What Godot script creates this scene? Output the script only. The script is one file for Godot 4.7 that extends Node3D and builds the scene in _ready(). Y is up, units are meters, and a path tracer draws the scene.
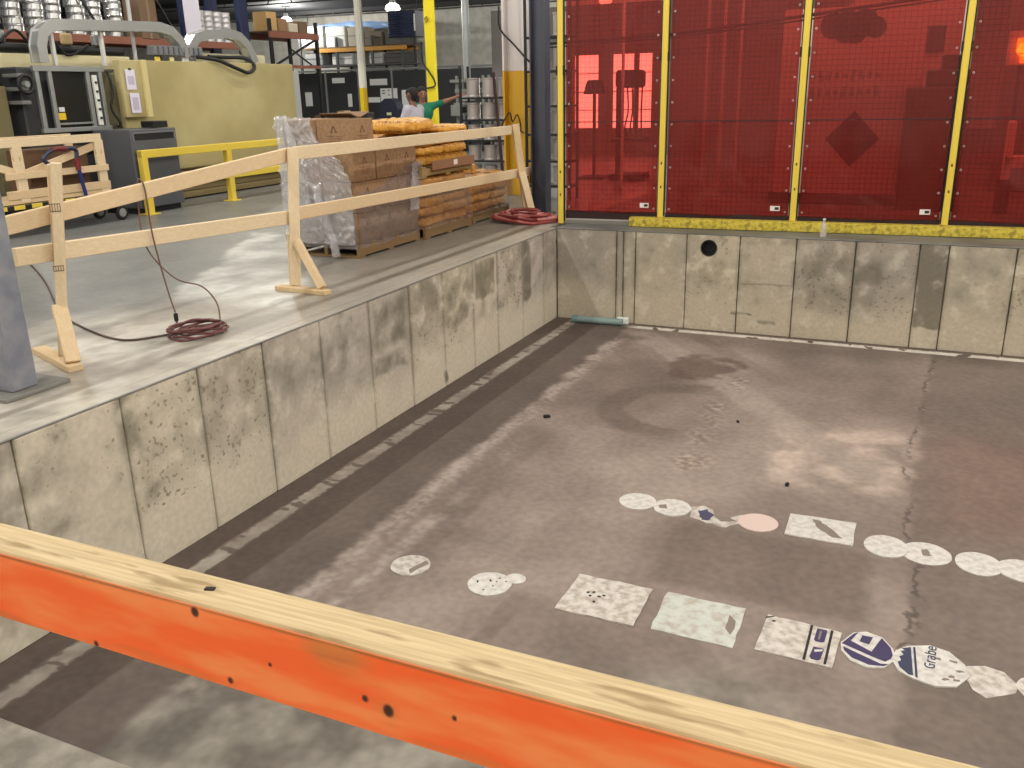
extends Node3D
# An equipment pit in a factory hall: concrete pit, timber guard rails, goods on pallets, red welding curtain.

const ORD = ["lowest", "second", "third", "fourth", "fifth", "sixth", "seventh", "eighth"]
const PIT_X := 9.0
const PIT_Z := 8.75
const PIT_SEEN := 5.6  # width of the pit floor that can come into view, and its texture
const DEEP := -1.1
const LAMP := 13.6
const LAMP_FAR := 14.0
var rng := RandomNumberGenerator.new()
var used := {}
var lift := 0.0
var boxes := {}
var mats := {}
var tex := {}


func _ready() -> void:
	rng.seed = 20
	setup_camera()
	setup_light()
	make_materials()
	build_shell()
	build_pit()
	build_near_rail()
	build_fence()
	build_deck_things()
	build_pallets()
	build_curtain()
	build_behind_curtain()
	build_left_machines()
	build_racks()
	build_far_hall()
	build_people()


# ---------------------------------------------------------------- camera and light
func setup_camera() -> void:
	var cam := Camera3D.new()
	cam.name = "camera"
	cam.fov = 46.605
	cam.near = 0.05
	cam.far = 200.0
	var b := Basis(Vector3.UP, deg_to_rad(24.5744)) * Basis(Vector3.RIGHT, deg_to_rad(-18.1692)) * Basis(Vector3.BACK, deg_to_rad(-1.26514))
	cam.transform = Transform3D(b, Vector3(3.9309, 1.5575, 9.9785))
	add_child(cam)
	cam.current = true


func setup_light() -> void:
	var we := WorldEnvironment.new()
	we.name = "environment"
	var e := Environment.new()
	e.background_mode = Environment.BG_COLOR
	e.background_color = Color(0.02, 0.02, 0.022)
	e.tonemap_mode = Environment.TONE_MAPPER_LINEAR
	e.tonemap_exposure = 1.0
	e.sdfgi_enabled = true
	e.ssao_enabled = true
	e.ssil_enabled = true
	we.environment = e
	add_child(we)


# ---------------------------------------------------------------- scene tree helpers
func numbered(n: String) -> String:
	if not used.has(n):
		used[n] = 0
		return n
	used[n] += 1
	return "%s_%03d" % [n, used[n]]


func tag(o: Node3D, label: String, category: String, group := "", kind := "") -> Node3D:
	o.set_meta("label", label)
	if category:
		o.set_meta("category", category)
	if group:
		o.set_meta("group", group)
	if kind:
		o.set_meta("kind", kind)
	return o


func thing(called: String, label: String, category: String, at := Vector3.ZERO, turn := 0.0, group := "") -> Node3D:
	var o := Node3D.new()
	o.name = numbered(called)
	o.position = at
	o.rotation.y = turn
	add_child(o)
	return tag(o, label, category, group)


func put(mesh: Mesh, called: String, mat: Material, parent: Node3D = null, t := Transform3D()) -> MeshInstance3D:
	var o := MeshInstance3D.new()
	o.mesh = mesh
	o.material_override = mat
	o.transform = t
	if parent == null or parent == self:
		o.name = numbered(called)
		add_child(o, true)
	else:
		o.name = called
		parent.add_child(o, true)
	return o


func struct(o: Node3D, label: String, category := "") -> Node3D:
	return tag(o, label, category if category else "structure", "", "structure")


func at(p: Vector3, b := Basis()) -> Transform3D:
	return Transform3D(b, p)


# ---------------------------------------------------------------- mesh helpers
func mb() -> SurfaceTool:
	var st := SurfaceTool.new()
	st.begin(Mesh.PRIMITIVE_TRIANGLES)
	return st


func fin(st: SurfaceTool) -> ArrayMesh:
	st.generate_normals()
	st.index()
	return st.commit()


func tri(st: SurfaceTool, a: Vector3, b: Vector3, c: Vector3, smooth := -1) -> void:  # counter-clockwise seen from outside
	for p in [a, c, b]:
		st.set_smooth_group(smooth)
		st.add_vertex(p)


func quad(st: SurfaceTool, a: Vector3, b: Vector3, c: Vector3, d: Vector3, smooth := -1) -> void:
	tri(st, a, b, c, smooth)
	tri(st, a, c, d, smooth)


func face(st: SurfaceTool, pts: Array, cen: Vector3) -> void:  # a convex face, turned away from cen
	var m := Vector3.ZERO
	for p in pts:
		m += p
	m /= pts.size()
	if (pts[1] - pts[0]).cross(pts[2] - pts[0]).dot(m - cen) < 0:
		pts.reverse()
	for i in range(1, pts.size() - 1):
		tri(st, pts[0], pts[i], pts[i + 1])


func box(st: SurfaceTool, c: Vector3, s: Vector3, bev := 0.0, b := Basis()) -> void:
	var h := s / 2
	bev = minf(bev, minf(h.x, minf(h.y, h.z)) * 0.8)
	var v := func(sx, sy, sz, k):
		var p := Vector3(sx * h.x, sy * h.y, sz * h.z)
		if bev > 0:
			for a in 3:
				if a != k:
					p[a] -= bev * signf(p[a])
		return c + b * p
	for k in 3:
		var i := (k + 1) % 3
		var j := (k + 2) % 3
		for s0 in [-1, 1]:
			var pts := []
			for q in [[-1, -1], [1, -1], [1, 1], [-1, 1]]:
				var g := [0, 0, 0]
				g[k] = s0
				g[i] = q[0]
				g[j] = q[1]
				pts.append(v.call(g[0], g[1], g[2], k))
			face(st, pts, c)
		if bev > 0:
			for q in [[-1, -1], [1, -1], [1, 1], [-1, 1]]:
				var lo := [0, 0, 0]
				lo[k] = -1
				lo[i] = q[0]
				lo[j] = q[1]
				var hi := lo.duplicate()
				hi[k] = 1
				face(st, [v.call(lo[0], lo[1], lo[2], i), v.call(hi[0], hi[1], hi[2], i), v.call(hi[0], hi[1], hi[2], j), v.call(lo[0], lo[1], lo[2], j)], c)
	if bev > 0:
		for sx in [-1, 1]:
			for sy in [-1, 1]:
				for sz in [-1, 1]:
					face(st, [v.call(sx, sy, sz, 0), v.call(sx, sy, sz, 1), v.call(sx, sy, sz, 2)], c)


func boxmesh(s: Vector3, bev := 0.004) -> ArrayMesh:
	var key := "%.3f %.3f %.3f %.4f" % [s.x, s.y, s.z, bev]
	if not boxes.has(key):
		var st := mb()
		box(st, Vector3.ZERO, s, bev)
		boxes[key] = fin(st)
	return boxes[key]


func bar(called: String, parent: Node3D, c: Vector3, s: Vector3, mat: Material, bev := 0.004, turn := 0.0) -> MeshInstance3D:
	return put(boxmesh(s, bev), called, mat, parent, at(c, Basis(Vector3.UP, turn)))


func along(a: Vector3, b: Vector3, up: Vector3) -> Transform3D:  # x runs from a to b, y as near to up as can be
	var x := (b - a).normalized()
	var z := x.cross(up).normalized()
	return Transform3D(Basis(x, z.cross(x), z), (a + b) / 2)


func board(called: String, parent: Node3D, a: Vector3, b: Vector3, w: float, t: float, mat: Material, up := Vector3.UP, bev := 0.004) -> MeshInstance3D:
	return put(boxmesh(Vector3(a.distance_to(b), w, t), bev), called, mat, parent, along(a, b, up))


func tube(st: SurfaceTool, pts: Array, r: float, seg := 8, closed := false) -> void:
	var n := pts.size()
	var rings := []
	var u := Vector3.ZERO
	for i in n:
		var d: Vector3
		if closed:
			d = (pts[(i + 1) % n] - pts[(i - 1 + n) % n]).normalized()
		else:
			d = (pts[mini(i + 1, n - 1)] - pts[maxi(i - 1, 0)]).normalized()
		if i == 0:
			u = d.cross(Vector3.UP if absf(d.y) < 0.9 else Vector3.RIGHT).normalized()
		u = (u - d * u.dot(d)).normalized()
		var w := d.cross(u)
		var ring := []
		for k in seg:
			var a := TAU * k / seg
			ring.append(pts[i] + (u * cos(a) + w * sin(a)) * r)
		rings.append(ring)
	for i in (n if closed else n - 1):
		for k in seg:
			var A: Array = rings[i]
			var B: Array = rings[(i + 1) % n]
			quad(st, A[k], A[(k + 1) % seg], B[(k + 1) % seg], B[k], 0)
	if not closed:
		for k in range(1, seg - 1):
			tri(st, rings[0][0], rings[0][k + 1], rings[0][k])
			tri(st, rings[n - 1][0], rings[n - 1][k], rings[n - 1][k + 1])


func smooth_line(ctrl: Array, n: int, closed := false) -> Array:  # Catmull-Rom through the points
	var out := []
	var m := ctrl.size()
	var segs := m if closed else m - 1
	for s in segs:
		var p0: Vector3 = ctrl[(s - 1 + m) % m] if closed else ctrl[maxi(s - 1, 0)]
		var p1: Vector3 = ctrl[s]
		var p2: Vector3 = ctrl[(s + 1) % m]
		var p3: Vector3 = ctrl[(s + 2) % m] if closed else ctrl[mini(s + 2, m - 1)]
		for i in n:
			out.append(p1.cubic_interpolate(p2, p0, p3, float(i) / n))
	if not closed:
		out.append(ctrl[m - 1])
	return out


func lathe(st: SurfaceTool, prof: Array, seg := 20, t := Transform3D()) -> void:  # prof: (radius, height) upwards
	for i in prof.size() - 1:
		var p: Vector2 = prof[i]
		var q: Vector2 = prof[i + 1]
		for k in seg:
			var a := TAU * k / seg
			var b := TAU * (k + 1) / seg
			var va := Vector3(cos(a), 0, -sin(a))
			var vb := Vector3(cos(b), 0, -sin(b))
			var P0 := t * (va * p.x + Vector3.UP * p.y)
			var P1 := t * (vb * p.x + Vector3.UP * p.y)
			var Q0 := t * (va * q.x + Vector3.UP * q.y)
			var Q1 := t * (vb * q.x + Vector3.UP * q.y)
			if p.x > 1e-5:
				tri(st, P0, P1, Q1, i + 1)
			if q.x > 1e-5:
				tri(st, P0, Q1, Q0, i + 1)


func prism(st: SurfaceTool, poly: PackedVector2Array, depth: float, t := Transform3D()) -> void:  # outline in local x, y; depth along z from 0
	if Geometry2D.is_polygon_clockwise(poly):
		poly = poly.duplicate()
		poly.reverse()
	var ix := Geometry2D.triangulate_polygon(poly)
	var f := func(p: Vector2, z: float): return t * Vector3(p.x, p.y, z)
	for k in range(0, ix.size(), 3):
		var a := poly[ix[k]]
		var b := poly[ix[k + 1]]
		var c := poly[ix[k + 2]]
		if (b - a).cross(c - a) < 0:
			var s := b
			b = c
			c = s
		tri(st, f.call(a, depth), f.call(b, depth), f.call(c, depth))
		tri(st, f.call(a, 0), f.call(c, 0), f.call(b, 0))
	for k in poly.size():
		var a := poly[k]
		var b := poly[(k + 1) % poly.size()]
		quad(st, f.call(a, 0), f.call(b, 0), f.call(b, depth), f.call(a, depth))


func uvmap(m: ArrayMesh, f: Callable) -> ArrayMesh:
	var a := m.surface_get_arrays(0)
	var uv := PackedVector2Array()
	var vs: PackedVector3Array = a[Mesh.ARRAY_VERTEX]
	for v in vs:
		uv.append(f.call(v))
	a[Mesh.ARRAY_TEX_UV] = uv
	var o := ArrayMesh.new()
	o.add_surface_from_arrays(Mesh.PRIMITIVE_TRIANGLES, a)
	return o


func oval(cx: float, cy: float, rx: float, ry: float, n := 28, wob := 0.0) -> PackedVector2Array:
	var o := PackedVector2Array()
	for i in n:
		var a := TAU * i / n
		var k := 1.0 + rng.randf_range(-wob, wob)
		o.append(Vector2(cx + cos(a) * rx * k, cy + sin(a) * ry * k))
	return o


const SIDE_X := Basis(Vector3(0, 0, -1), Vector3(0, 1, 0), Vector3(1, 0, 0))  # outline in (-z, y), depth towards +x
const FLAT := Basis(Vector3(1, 0, 0), Vector3(0, 0, -1), Vector3(0, 1, 0))  # outline in (x, -z), depth upwards


# ---------------------------------------------------------------- materials
func mat(r: float, g: float, b: float, rough := 0.7, metal := 0.0) -> StandardMaterial3D:
	var key := "%.3f %.3f %.3f %.2f %.2f" % [r, g, b, rough, metal]
	if not mats.has(key):
		var m := StandardMaterial3D.new()
		m.albedo_color = Color(r, g, b)
		m.roughness = rough
		m.metallic = metal
		mats[key] = m
	return mats[key]


func noise(sd: int, freq: float, oct := 4) -> FastNoiseLite:
	var n := FastNoiseLite.new()
	n.seed = sd
	n.noise_type = FastNoiseLite.TYPE_SIMPLEX_SMOOTH
	n.frequency = freq
	n.fractal_octaves = oct
	return n


func ntex(sd: int, freq: float, ramp: Array, size := 512, oct := 5) -> NoiseTexture2D:
	var t := NoiseTexture2D.new()
	t.width = size
	t.height = size
	t.seamless = true
	t.noise = noise(sd, freq, oct)
	var g := Gradient.new()
	g.offsets = PackedFloat32Array([0.2, 0.45, 0.6, 0.85])
	g.colors = PackedColorArray(ramp)
	t.color_ramp = g
	return t


func grain(m: StandardMaterial3D, scale: float, height := 0.0, htex: Texture2D = null) -> StandardMaterial3D:
	m.uv1_triplanar = true
	m.uv1_scale = Vector3.ONE * scale
	if height > 0:
		m.heightmap_enabled = true
		m.heightmap_texture = htex
		m.heightmap_scale = height
	return m


func textured(t: Texture2D, rough: float, scale := 1.0, tint := Color.WHITE) -> StandardMaterial3D:
	var m := StandardMaterial3D.new()
	m.albedo_texture = t
	m.albedo_color = tint
	m.roughness = rough
	m.uv1_triplanar = true
	m.uv1_scale = Vector3.ONE * scale
	return m


func paint(w: int, h: int, f: Callable) -> ImageTexture:
	var rows := []
	rows.resize(h)
	var row := func(y: int) -> void:
		var o := PackedByteArray()
		o.resize(w * 3)
		for x in w:
			var c: Color = f.call(x, y)
			o[x * 3] = clampi(roundi(c.r * 255), 0, 255)
			o[x * 3 + 1] = clampi(roundi(c.g * 255), 0, 255)
			o[x * 3 + 2] = clampi(roundi(c.b * 255), 0, 255)
		rows[y] = o
	WorkerThreadPool.wait_for_group_task_completion(WorkerThreadPool.add_group_task(row, h, -1, true))
	var bytes := PackedByteArray()
	for r in rows:
		bytes.append_array(r)
	return ImageTexture.create_from_image(Image.create_from_data(w, h, false, Image.FORMAT_RGB8, bytes))


func c8(r: int, g: int, b: int) -> Color:
	return Color(r / 255.0, g / 255.0, b / 255.0)


func bump(x: float, a: float, b: float, soft: float) -> float:  # 1 between a and b, with soft flanks
	return smoothstep(a - soft, a + soft, x) * (1.0 - smoothstep(b - soft, b + soft, x))


func make_materials() -> void:
	tex.bump = ntex(5, 0.02, [Color.BLACK, Color(0.4, 0.4, 0.4), Color(0.6, 0.6, 0.6), Color.WHITE], 512, 6)
	mats.hall = textured(ntex(7, 0.006, [c8(94, 95, 93), c8(108, 110, 107), c8(115, 116, 113), c8(128, 128, 123)]), 0.42, 0.25)
	mats.block = textured(ntex(8, 0.01, [c8(196, 193, 183), c8(205, 202, 192), c8(209, 206, 197), c8(214, 211, 203)]), 0.9, 0.4)
	mats.dark_roof = mat(0.23, 0.235, 0.24, 0.8)
	for k in 3:
		var g := noise(30 + k, 0.02, 4)
		var fine := noise(40 + k, 0.06, 3)
		var tone: Array = [[c8(208, 180, 142), c8(220, 198, 162), c8(174, 138, 98)], [c8(200, 172, 132), c8(214, 190, 152), c8(164, 128, 90)], [c8(212, 188, 152), c8(224, 206, 174), c8(182, 148, 110)]][k]
		var t := paint(512, 128, func(x: int, y: int):
			var a := g.get_noise_2d(x * 0.25, y * 2.2)
			var ring := 0.5 + 0.5 * sin((a * 5.0 + y * 0.06) * TAU)
			var s := fine.get_noise_2d(x * 0.3, y * 6.0)
			var c: Color = tone[0].lerp(tone[1], clampf(ring * 0.7 + s * 0.6, 0, 1))
			var kx := fmod(x + 60.0 * k, 256.0) - 128.0
			var ky := y - 40.0 - 30.0 * k
			var kd := sqrt(kx * kx * 0.35 + ky * ky)
			return c.lerp(tone[2], clampf(0.22 * pow(ring, 6.0) + (1.0 - smoothstep(2.0, 6.0, kd)) * 0.9, 0, 1)))
		mats["wood%d" % k] = textured(t, 0.75, 1.2)
	mats.yellow = mat(0.86, 0.75, 0.27, 0.5)
	mats.silver = mat(0.84, 0.84, 0.85, 0.2, 0.9)
	mats.alu = mat(0.62, 0.63, 0.62, 0.4, 0.7)
	mats.black = mat(0.045, 0.045, 0.05, 0.6)
	mats.beige = textured(ntex(9, 0.004, [c8(160, 146, 98), c8(168, 154, 105), c8(172, 158, 110), c8(178, 165, 118)]), 0.55, 0.3)
	mats.orange_beam = mat(0.50, 0.30, 0.23, 0.6)
	mats.navy = mat(0.09, 0.13, 0.27, 0.5)


# ---------------------------------------------------------------- hall shell
func build_shell() -> void:
	# deck round the pit, in slabs
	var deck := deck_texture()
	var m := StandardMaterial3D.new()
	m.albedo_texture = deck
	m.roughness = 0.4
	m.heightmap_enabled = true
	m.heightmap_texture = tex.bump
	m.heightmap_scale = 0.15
	var st := mb()
	box(st, Vector3(-4.05, -0.1, 2.5), Vector3(7.9, 0.2, 13), 0.0)
	box(st, Vector3(-0.048, -0.007, 2.5 + 2.0), Vector3(0.104, 0.014, 9.0), 0.004)
	box(st, Vector3(-0.05, -0.1, -2.25), Vector3(0.1, 0.2, 3.5), 0.0)
	box(st, Vector3(-0.05, -0.1, 8.95), Vector3(0.1, 0.2, 0.1), 0.0)
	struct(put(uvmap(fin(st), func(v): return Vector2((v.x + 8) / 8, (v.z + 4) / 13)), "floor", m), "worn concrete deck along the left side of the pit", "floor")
	var slabs := [
		["pale concrete deck that carries the near guard rail", Vector3(7.5, -0.1, 11.875), Vector3(15, 0.2, 6.25)],
		["concrete floor behind the red curtain", Vector3(7.5, -0.1, -13.05), Vector3(15, 0.2, 25.9)],
		["thin concrete topping along the back ledge of the pit", Vector3(7.5, -0.007, -0.048), Vector3(15, 0.014, 0.104)],
		["concrete deck right of the pit", Vector3(12, -0.1, 4.375), Vector3(6, 0.2, 8.75)],
		["grey hall floor beyond the machines on the left", Vector3(-26.5, -0.1, -6), Vector3(37, 0.2, 42)],
		["grey hall floor in the far middle", Vector3(-4, -0.1, -15), Vector3(8, 0.2, 22)],
		["grey hall floor near left", Vector3(-4, -0.1, 12), Vector3(8, 0.2, 6)],
	]
	for s in slabs:
		st = mb()
		box(st, s[1], s[2], 0.005)
		struct(put(fin(st), "floor", mats.hall), s[0], "floor")
	# the near lip of the pit: a pale worn concrete strip
	var lipmat := grain(textured(ntex(12, 0.02, [c8(112, 106, 96), c8(126, 119, 108), c8(134, 127, 115), c8(146, 139, 127)]), 0.8, 0.8), 0.8, 0.3, tex.bump)
	for k in 2:
		st = mb()
		box(st, Vector3(4.5, -0.02, PIT_Z + 0.10) if k == 0 else Vector3(4.5, -0.6, PIT_Z + 0.05), Vector3(9, 0.052, 0.22) if k == 0 else Vector3(9, 1.12, 0.1), 0.012)
		struct(put(fin(st), "trim_1" if k == 0 else "wall_near", lipmat), ["weathered concrete lip along the near edge of the pit", "near concrete wall of the pit under the lip"][k], ["trim", "wall"][k])
	# hall walls and ceiling
	var shell := [
		["wall_back", "tall white block wall at the far end of the hall", Vector3(-15, 2.4, -26.15), Vector3(60, 5.2, 0.3), mats.block],
		["wall_left", "pale block wall on the far left of the hall", Vector3(-45.15, 4.0, -5.5), Vector3(0.3, 8.4, 41.6), mats.block],
		["wall_right", "pale block wall on the right of the hall", Vector3(15.15, 4.0, -5.5), Vector3(0.3, 8.4, 41.6), mats.block],
		["wall_front", "pale block wall behind the viewer", Vector3(-15, 4.0, 15.15), Vector3(60, 8.4, 0.3), mats.block],
		["wall_added_step", "added unseen wall strip closing the made-up step between low and raised roof", Vector3(-15, 6.6, -10.5), Vector3(60, 3.2, 0.2), mats.block],  # unseen wall added to close the step up to the raised roof
		["ceiling", "dark grey metal roof deck over the far low part of the hall", Vector3(-15, 5.1, -18.35), Vector3(60, 0.2, 15.9), mats.dark_roof],
		["ceiling", "dark grey metal roof deck over the near hall, unseen and raised for higher lamps", Vector3(-15, 8.1, 2.3), Vector3(60, 0.2, 25.4), mats.dark_roof],  # unseen roof raised here so the lamps hang higher and light more evenly
	]
	for s in shell:
		st = mb()
		box(st, s[2], s[3], 0.0)
		struct(put(fin(st), s[0], s[4]), s[1], "ceiling" if s[0] == "ceiling" else "wall")
	for k in 7:
		st = mb()
		var z: float = [-24.0, -18.5, -13.0, -7.5, -2.0, 3.5, 9.0][k]
		var y := 5.0 if k < 3 else 8.0
		box(st, Vector3(-15, y - 0.07, z), Vector3(60, 0.14, 0.08), 0.0)
		box(st, Vector3(-15, y - 0.25, z), Vector3(60, 0.04, 0.1), 0.0)
		for j in 60:
			box(st, Vector3(-44.5 + j, y - 0.16, z), Vector3(0.03, 0.16, 0.03), 0.0, Basis(Vector3.BACK, 0.5 if j % 2 else -0.5))
		struct(put(fin(st), "trim_2", mats.dark_roof), "dark steel roof joist number %s from the far wall" % ["one", "two", "three", "four", "five", "six", "seven"][k], "joist")
	# high-bay lamps of the hall
	var lamps := [
		[-20.3, -21.8, "glowing high-bay lamp above the far storage rack, left of the white and yellow column"], [-11.4, -15.4, "glowing high-bay lamp above the hanging heater"], [-6.8, -22.0, "high-bay lamp near the far block wall, showing over the leftmost red panel"],
	]
	for x in [-12.0, -4.0, 4.0, 11.0]:
		for z in [-9.0, -2.0, 3.5, 8.5, 12.8]:
			lamps.append([x, z, "high-bay lamp, %s column from the left, %s row from the back" % [["first", "second", "third", "fourth"][[-12.0, -4.0, 4.0, 11.0].find(x)], ["first", "second", "third", "fourth", "fifth"][[-9.0, -2.0, 3.5, 8.5, 12.8].find(z)]]])
	for q in lamps:
		high_bay(q[2], Vector3(q[0], (3.92 if q[1] > -16 else 4.35) if q[1] < -10 else 7.3, q[1]), LAMP_FAR if q[1] < -10 else LAMP)


func high_bay(label: String, pos: Vector3, energy: float) -> void:
	if not mats.has("glow"):
		var g := StandardMaterial3D.new()
		g.albedo_color = Color(1, 1, 1)
		g.emission_enabled = true
		g.emission = Color(1.0, 0.98, 0.94)
		g.emission_energy_multiplier = 4.0
		mats.glow = g
	var o := thing("high_bay_lamp", label, "lamp", pos, 0.0, "high-bay lamps of the hall")
	var st := mb()
	lathe(st, [Vector2(0, 0.0), Vector2(0.16, 0.02), Vector2(0.235, 0.1), Vector2(0.2, 0.2), Vector2(0.1, 0.27), Vector2(0, 0.27)], 20)
	put(fin(st), "lamp_globe", mats.glow, o)
	st = mb()
	lathe(st, [Vector2(0, 0.27), Vector2(0.1, 0.27), Vector2(0.08, 0.40), Vector2(0, 0.40)], 14)
	put(fin(st), "lamp_cap", mat(0.7, 0.7, 0.7, 0.4), o)
	var top := (5.0 if pos.y < 6 else 8.0) - pos.y
	bar("lamp_rod", o, Vector3(0, (top + 0.39) / 2, 0), Vector3(0.02, top - 0.39, 0.02), mats.black, 0.0)
	var l := OmniLight3D.new()
	l.name = "globe_light"
	l.position = Vector3(0, 0.12, 0)
	l.light_color = Color(1.0, 0.985, 0.955)
	l.light_energy = energy
	l.light_size = 0.1
	l.omni_range = 80.0
	l.omni_attenuation = 2.0
	l.shadow_enabled = true
	o.add_child(l)


func deck_texture() -> ImageTexture:
	var n1 := noise(51, 0.35, 4)
	var n2 := noise(52, 1.6, 4)
	var n3 := noise(53, 9.0, 3)
	var W := 620
	var H := 1007
	return paint(W, H, func(px: int, py: int):
		var x: float = -8.0 + 8.0 * px / W
		var z: float = -4.0 + 13.0 * py / H
		var a := n1.get_noise_2d(x, z * 0.6)
		var b := n2.get_noise_2d(x, z * 0.7)
		var s := n3.get_noise_2d(x, z)
		var c := c8(120, 120, 117)
		var near := smoothstep(-2.3, -0.7, x + a * 0.7 + (z - 4.5) * 0.10)
		c = c.lerp(c8(146, 138, 126), near)
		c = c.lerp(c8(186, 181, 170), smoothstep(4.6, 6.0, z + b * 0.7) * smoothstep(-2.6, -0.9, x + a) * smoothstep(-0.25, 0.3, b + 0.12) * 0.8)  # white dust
		var sheet := bump(x + 0.12 * b, -3.3 + (z - 1.5) * 0.55, -2.2 + (z - 1.5) * 0.6, 0.06) * bump(z + 0.15 * b, 1.45, 4.6, 0.12)  # pale reflection lying on the deck, painted into its colour
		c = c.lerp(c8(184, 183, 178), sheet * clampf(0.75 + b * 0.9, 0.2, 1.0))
		c = c.lerp(c8(96, 90, 80), bump(z, -4, 3.4, 0.6) * bump(x, -2.2, -0.35, 0.3) * clampf(0.35 + a * 0.6, 0, 0.7))
		c = c.lerp(c8(112, 104, 92), bump(x + 0.03 * b, -0.37, -0.29, 0.025) * clampf(0.55 + b * 0.5, 0.1, 0.9))  # scored line along the edge
		c = c.lerp(c8(166, 160, 147), bump(x + 0.02 * b, -0.26, 0.1, 0.03) * clampf(0.35 + a * 0.8, 0.05, 0.8))
		c = c.lerp(c8(88, 82, 73), clampf(b - 0.28, 0, 1) * 1.2 * near)
		var k := 1.0 + 0.10 * a + 0.08 * b + 0.07 * s
		return Color(c.r * k, c.g * k, c.b * k))


func wall_spots(s: float, y: float, list: Array, b: float) -> float:
	var d := 0.0
	for q in list:
		d = maxf(d, bump(s + 0.03 * b, q[0], q[1], q[5]) * bump(y + 0.03 * b, q[2], q[3], q[5]) * clampf(q[4] + b * 0.6, 0, 1))
	return d


func wall_texture(sd: int, length: float, dark: Array, base: Color, low: Color, pits: Array, joints: Array) -> ImageTexture:
	var n1 := noise(sd, 0.8, 4)
	var n2 := noise(sd + 1, 3.2, 4)
	var n3 := noise(sd + 2, 19.0, 2)
	var W := 1500
	var H := 200
	var grey := c8(140, 132, 119)
	var soot := c8(112, 105, 90)
	var hole := c8(112, 103, 86)
	var chalk := c8(216, 208, 190)
	return paint(W, H, func(px: int, py: int):
		var s: float = length * px / W
		var y: float = -1.1 * py / H
		var a := n1.get_noise_2d(s, y)
		var b := n2.get_noise_2d(s, y)
		var f := n3.get_noise_2d(s, y)
		var lower := smoothstep(0.5, 0.85, -y + 0.3 * a)
		var c := base.lerp(low, lower)
		c = c.lerp(grey, clampf((a + 0.7 * b) * 1.0 + 0.25, 0, 0.75) * (1.0 - 0.8 * lower))
		c = c.lerp(soot, wall_spots(s, y, dark, b) * 0.85)
		c = c.lerp(soot, smoothstep(0.25, 0.8, b + 0.35 * f) * (1.0 - lower) * 0.45)
		var jd := 1.0
		for q in joints:
			jd = minf(jd, absf(s - q))
		c = c.lerp(soot, (1.0 - smoothstep(0.0, 0.05, jd + 0.03 * b)) * clampf(0.45 + b, 0.05, 0.8) * (1.0 - 0.6 * lower))
		for q in pits:
			if s > q[0] and s < q[1] and y > q[2]:
				c = c.lerp(hole, smoothstep(q[3] - 0.1, q[3] + 0.35, f + 0.3 * b) * 0.8)
		c = c.lerp(chalk, clampf(-b * 1.2 - 0.25, 0, 0.5))
		var tone := sin(joints.bsearch(s) * 5.3) * (1.0 - lower)
		var k := 1.0 + 0.05 * a + 0.05 * b + 0.05 * f + 0.06 * tone
		return Color(c.r * k, c.g * k, c.b * (k - 0.02 * tone)))


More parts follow.
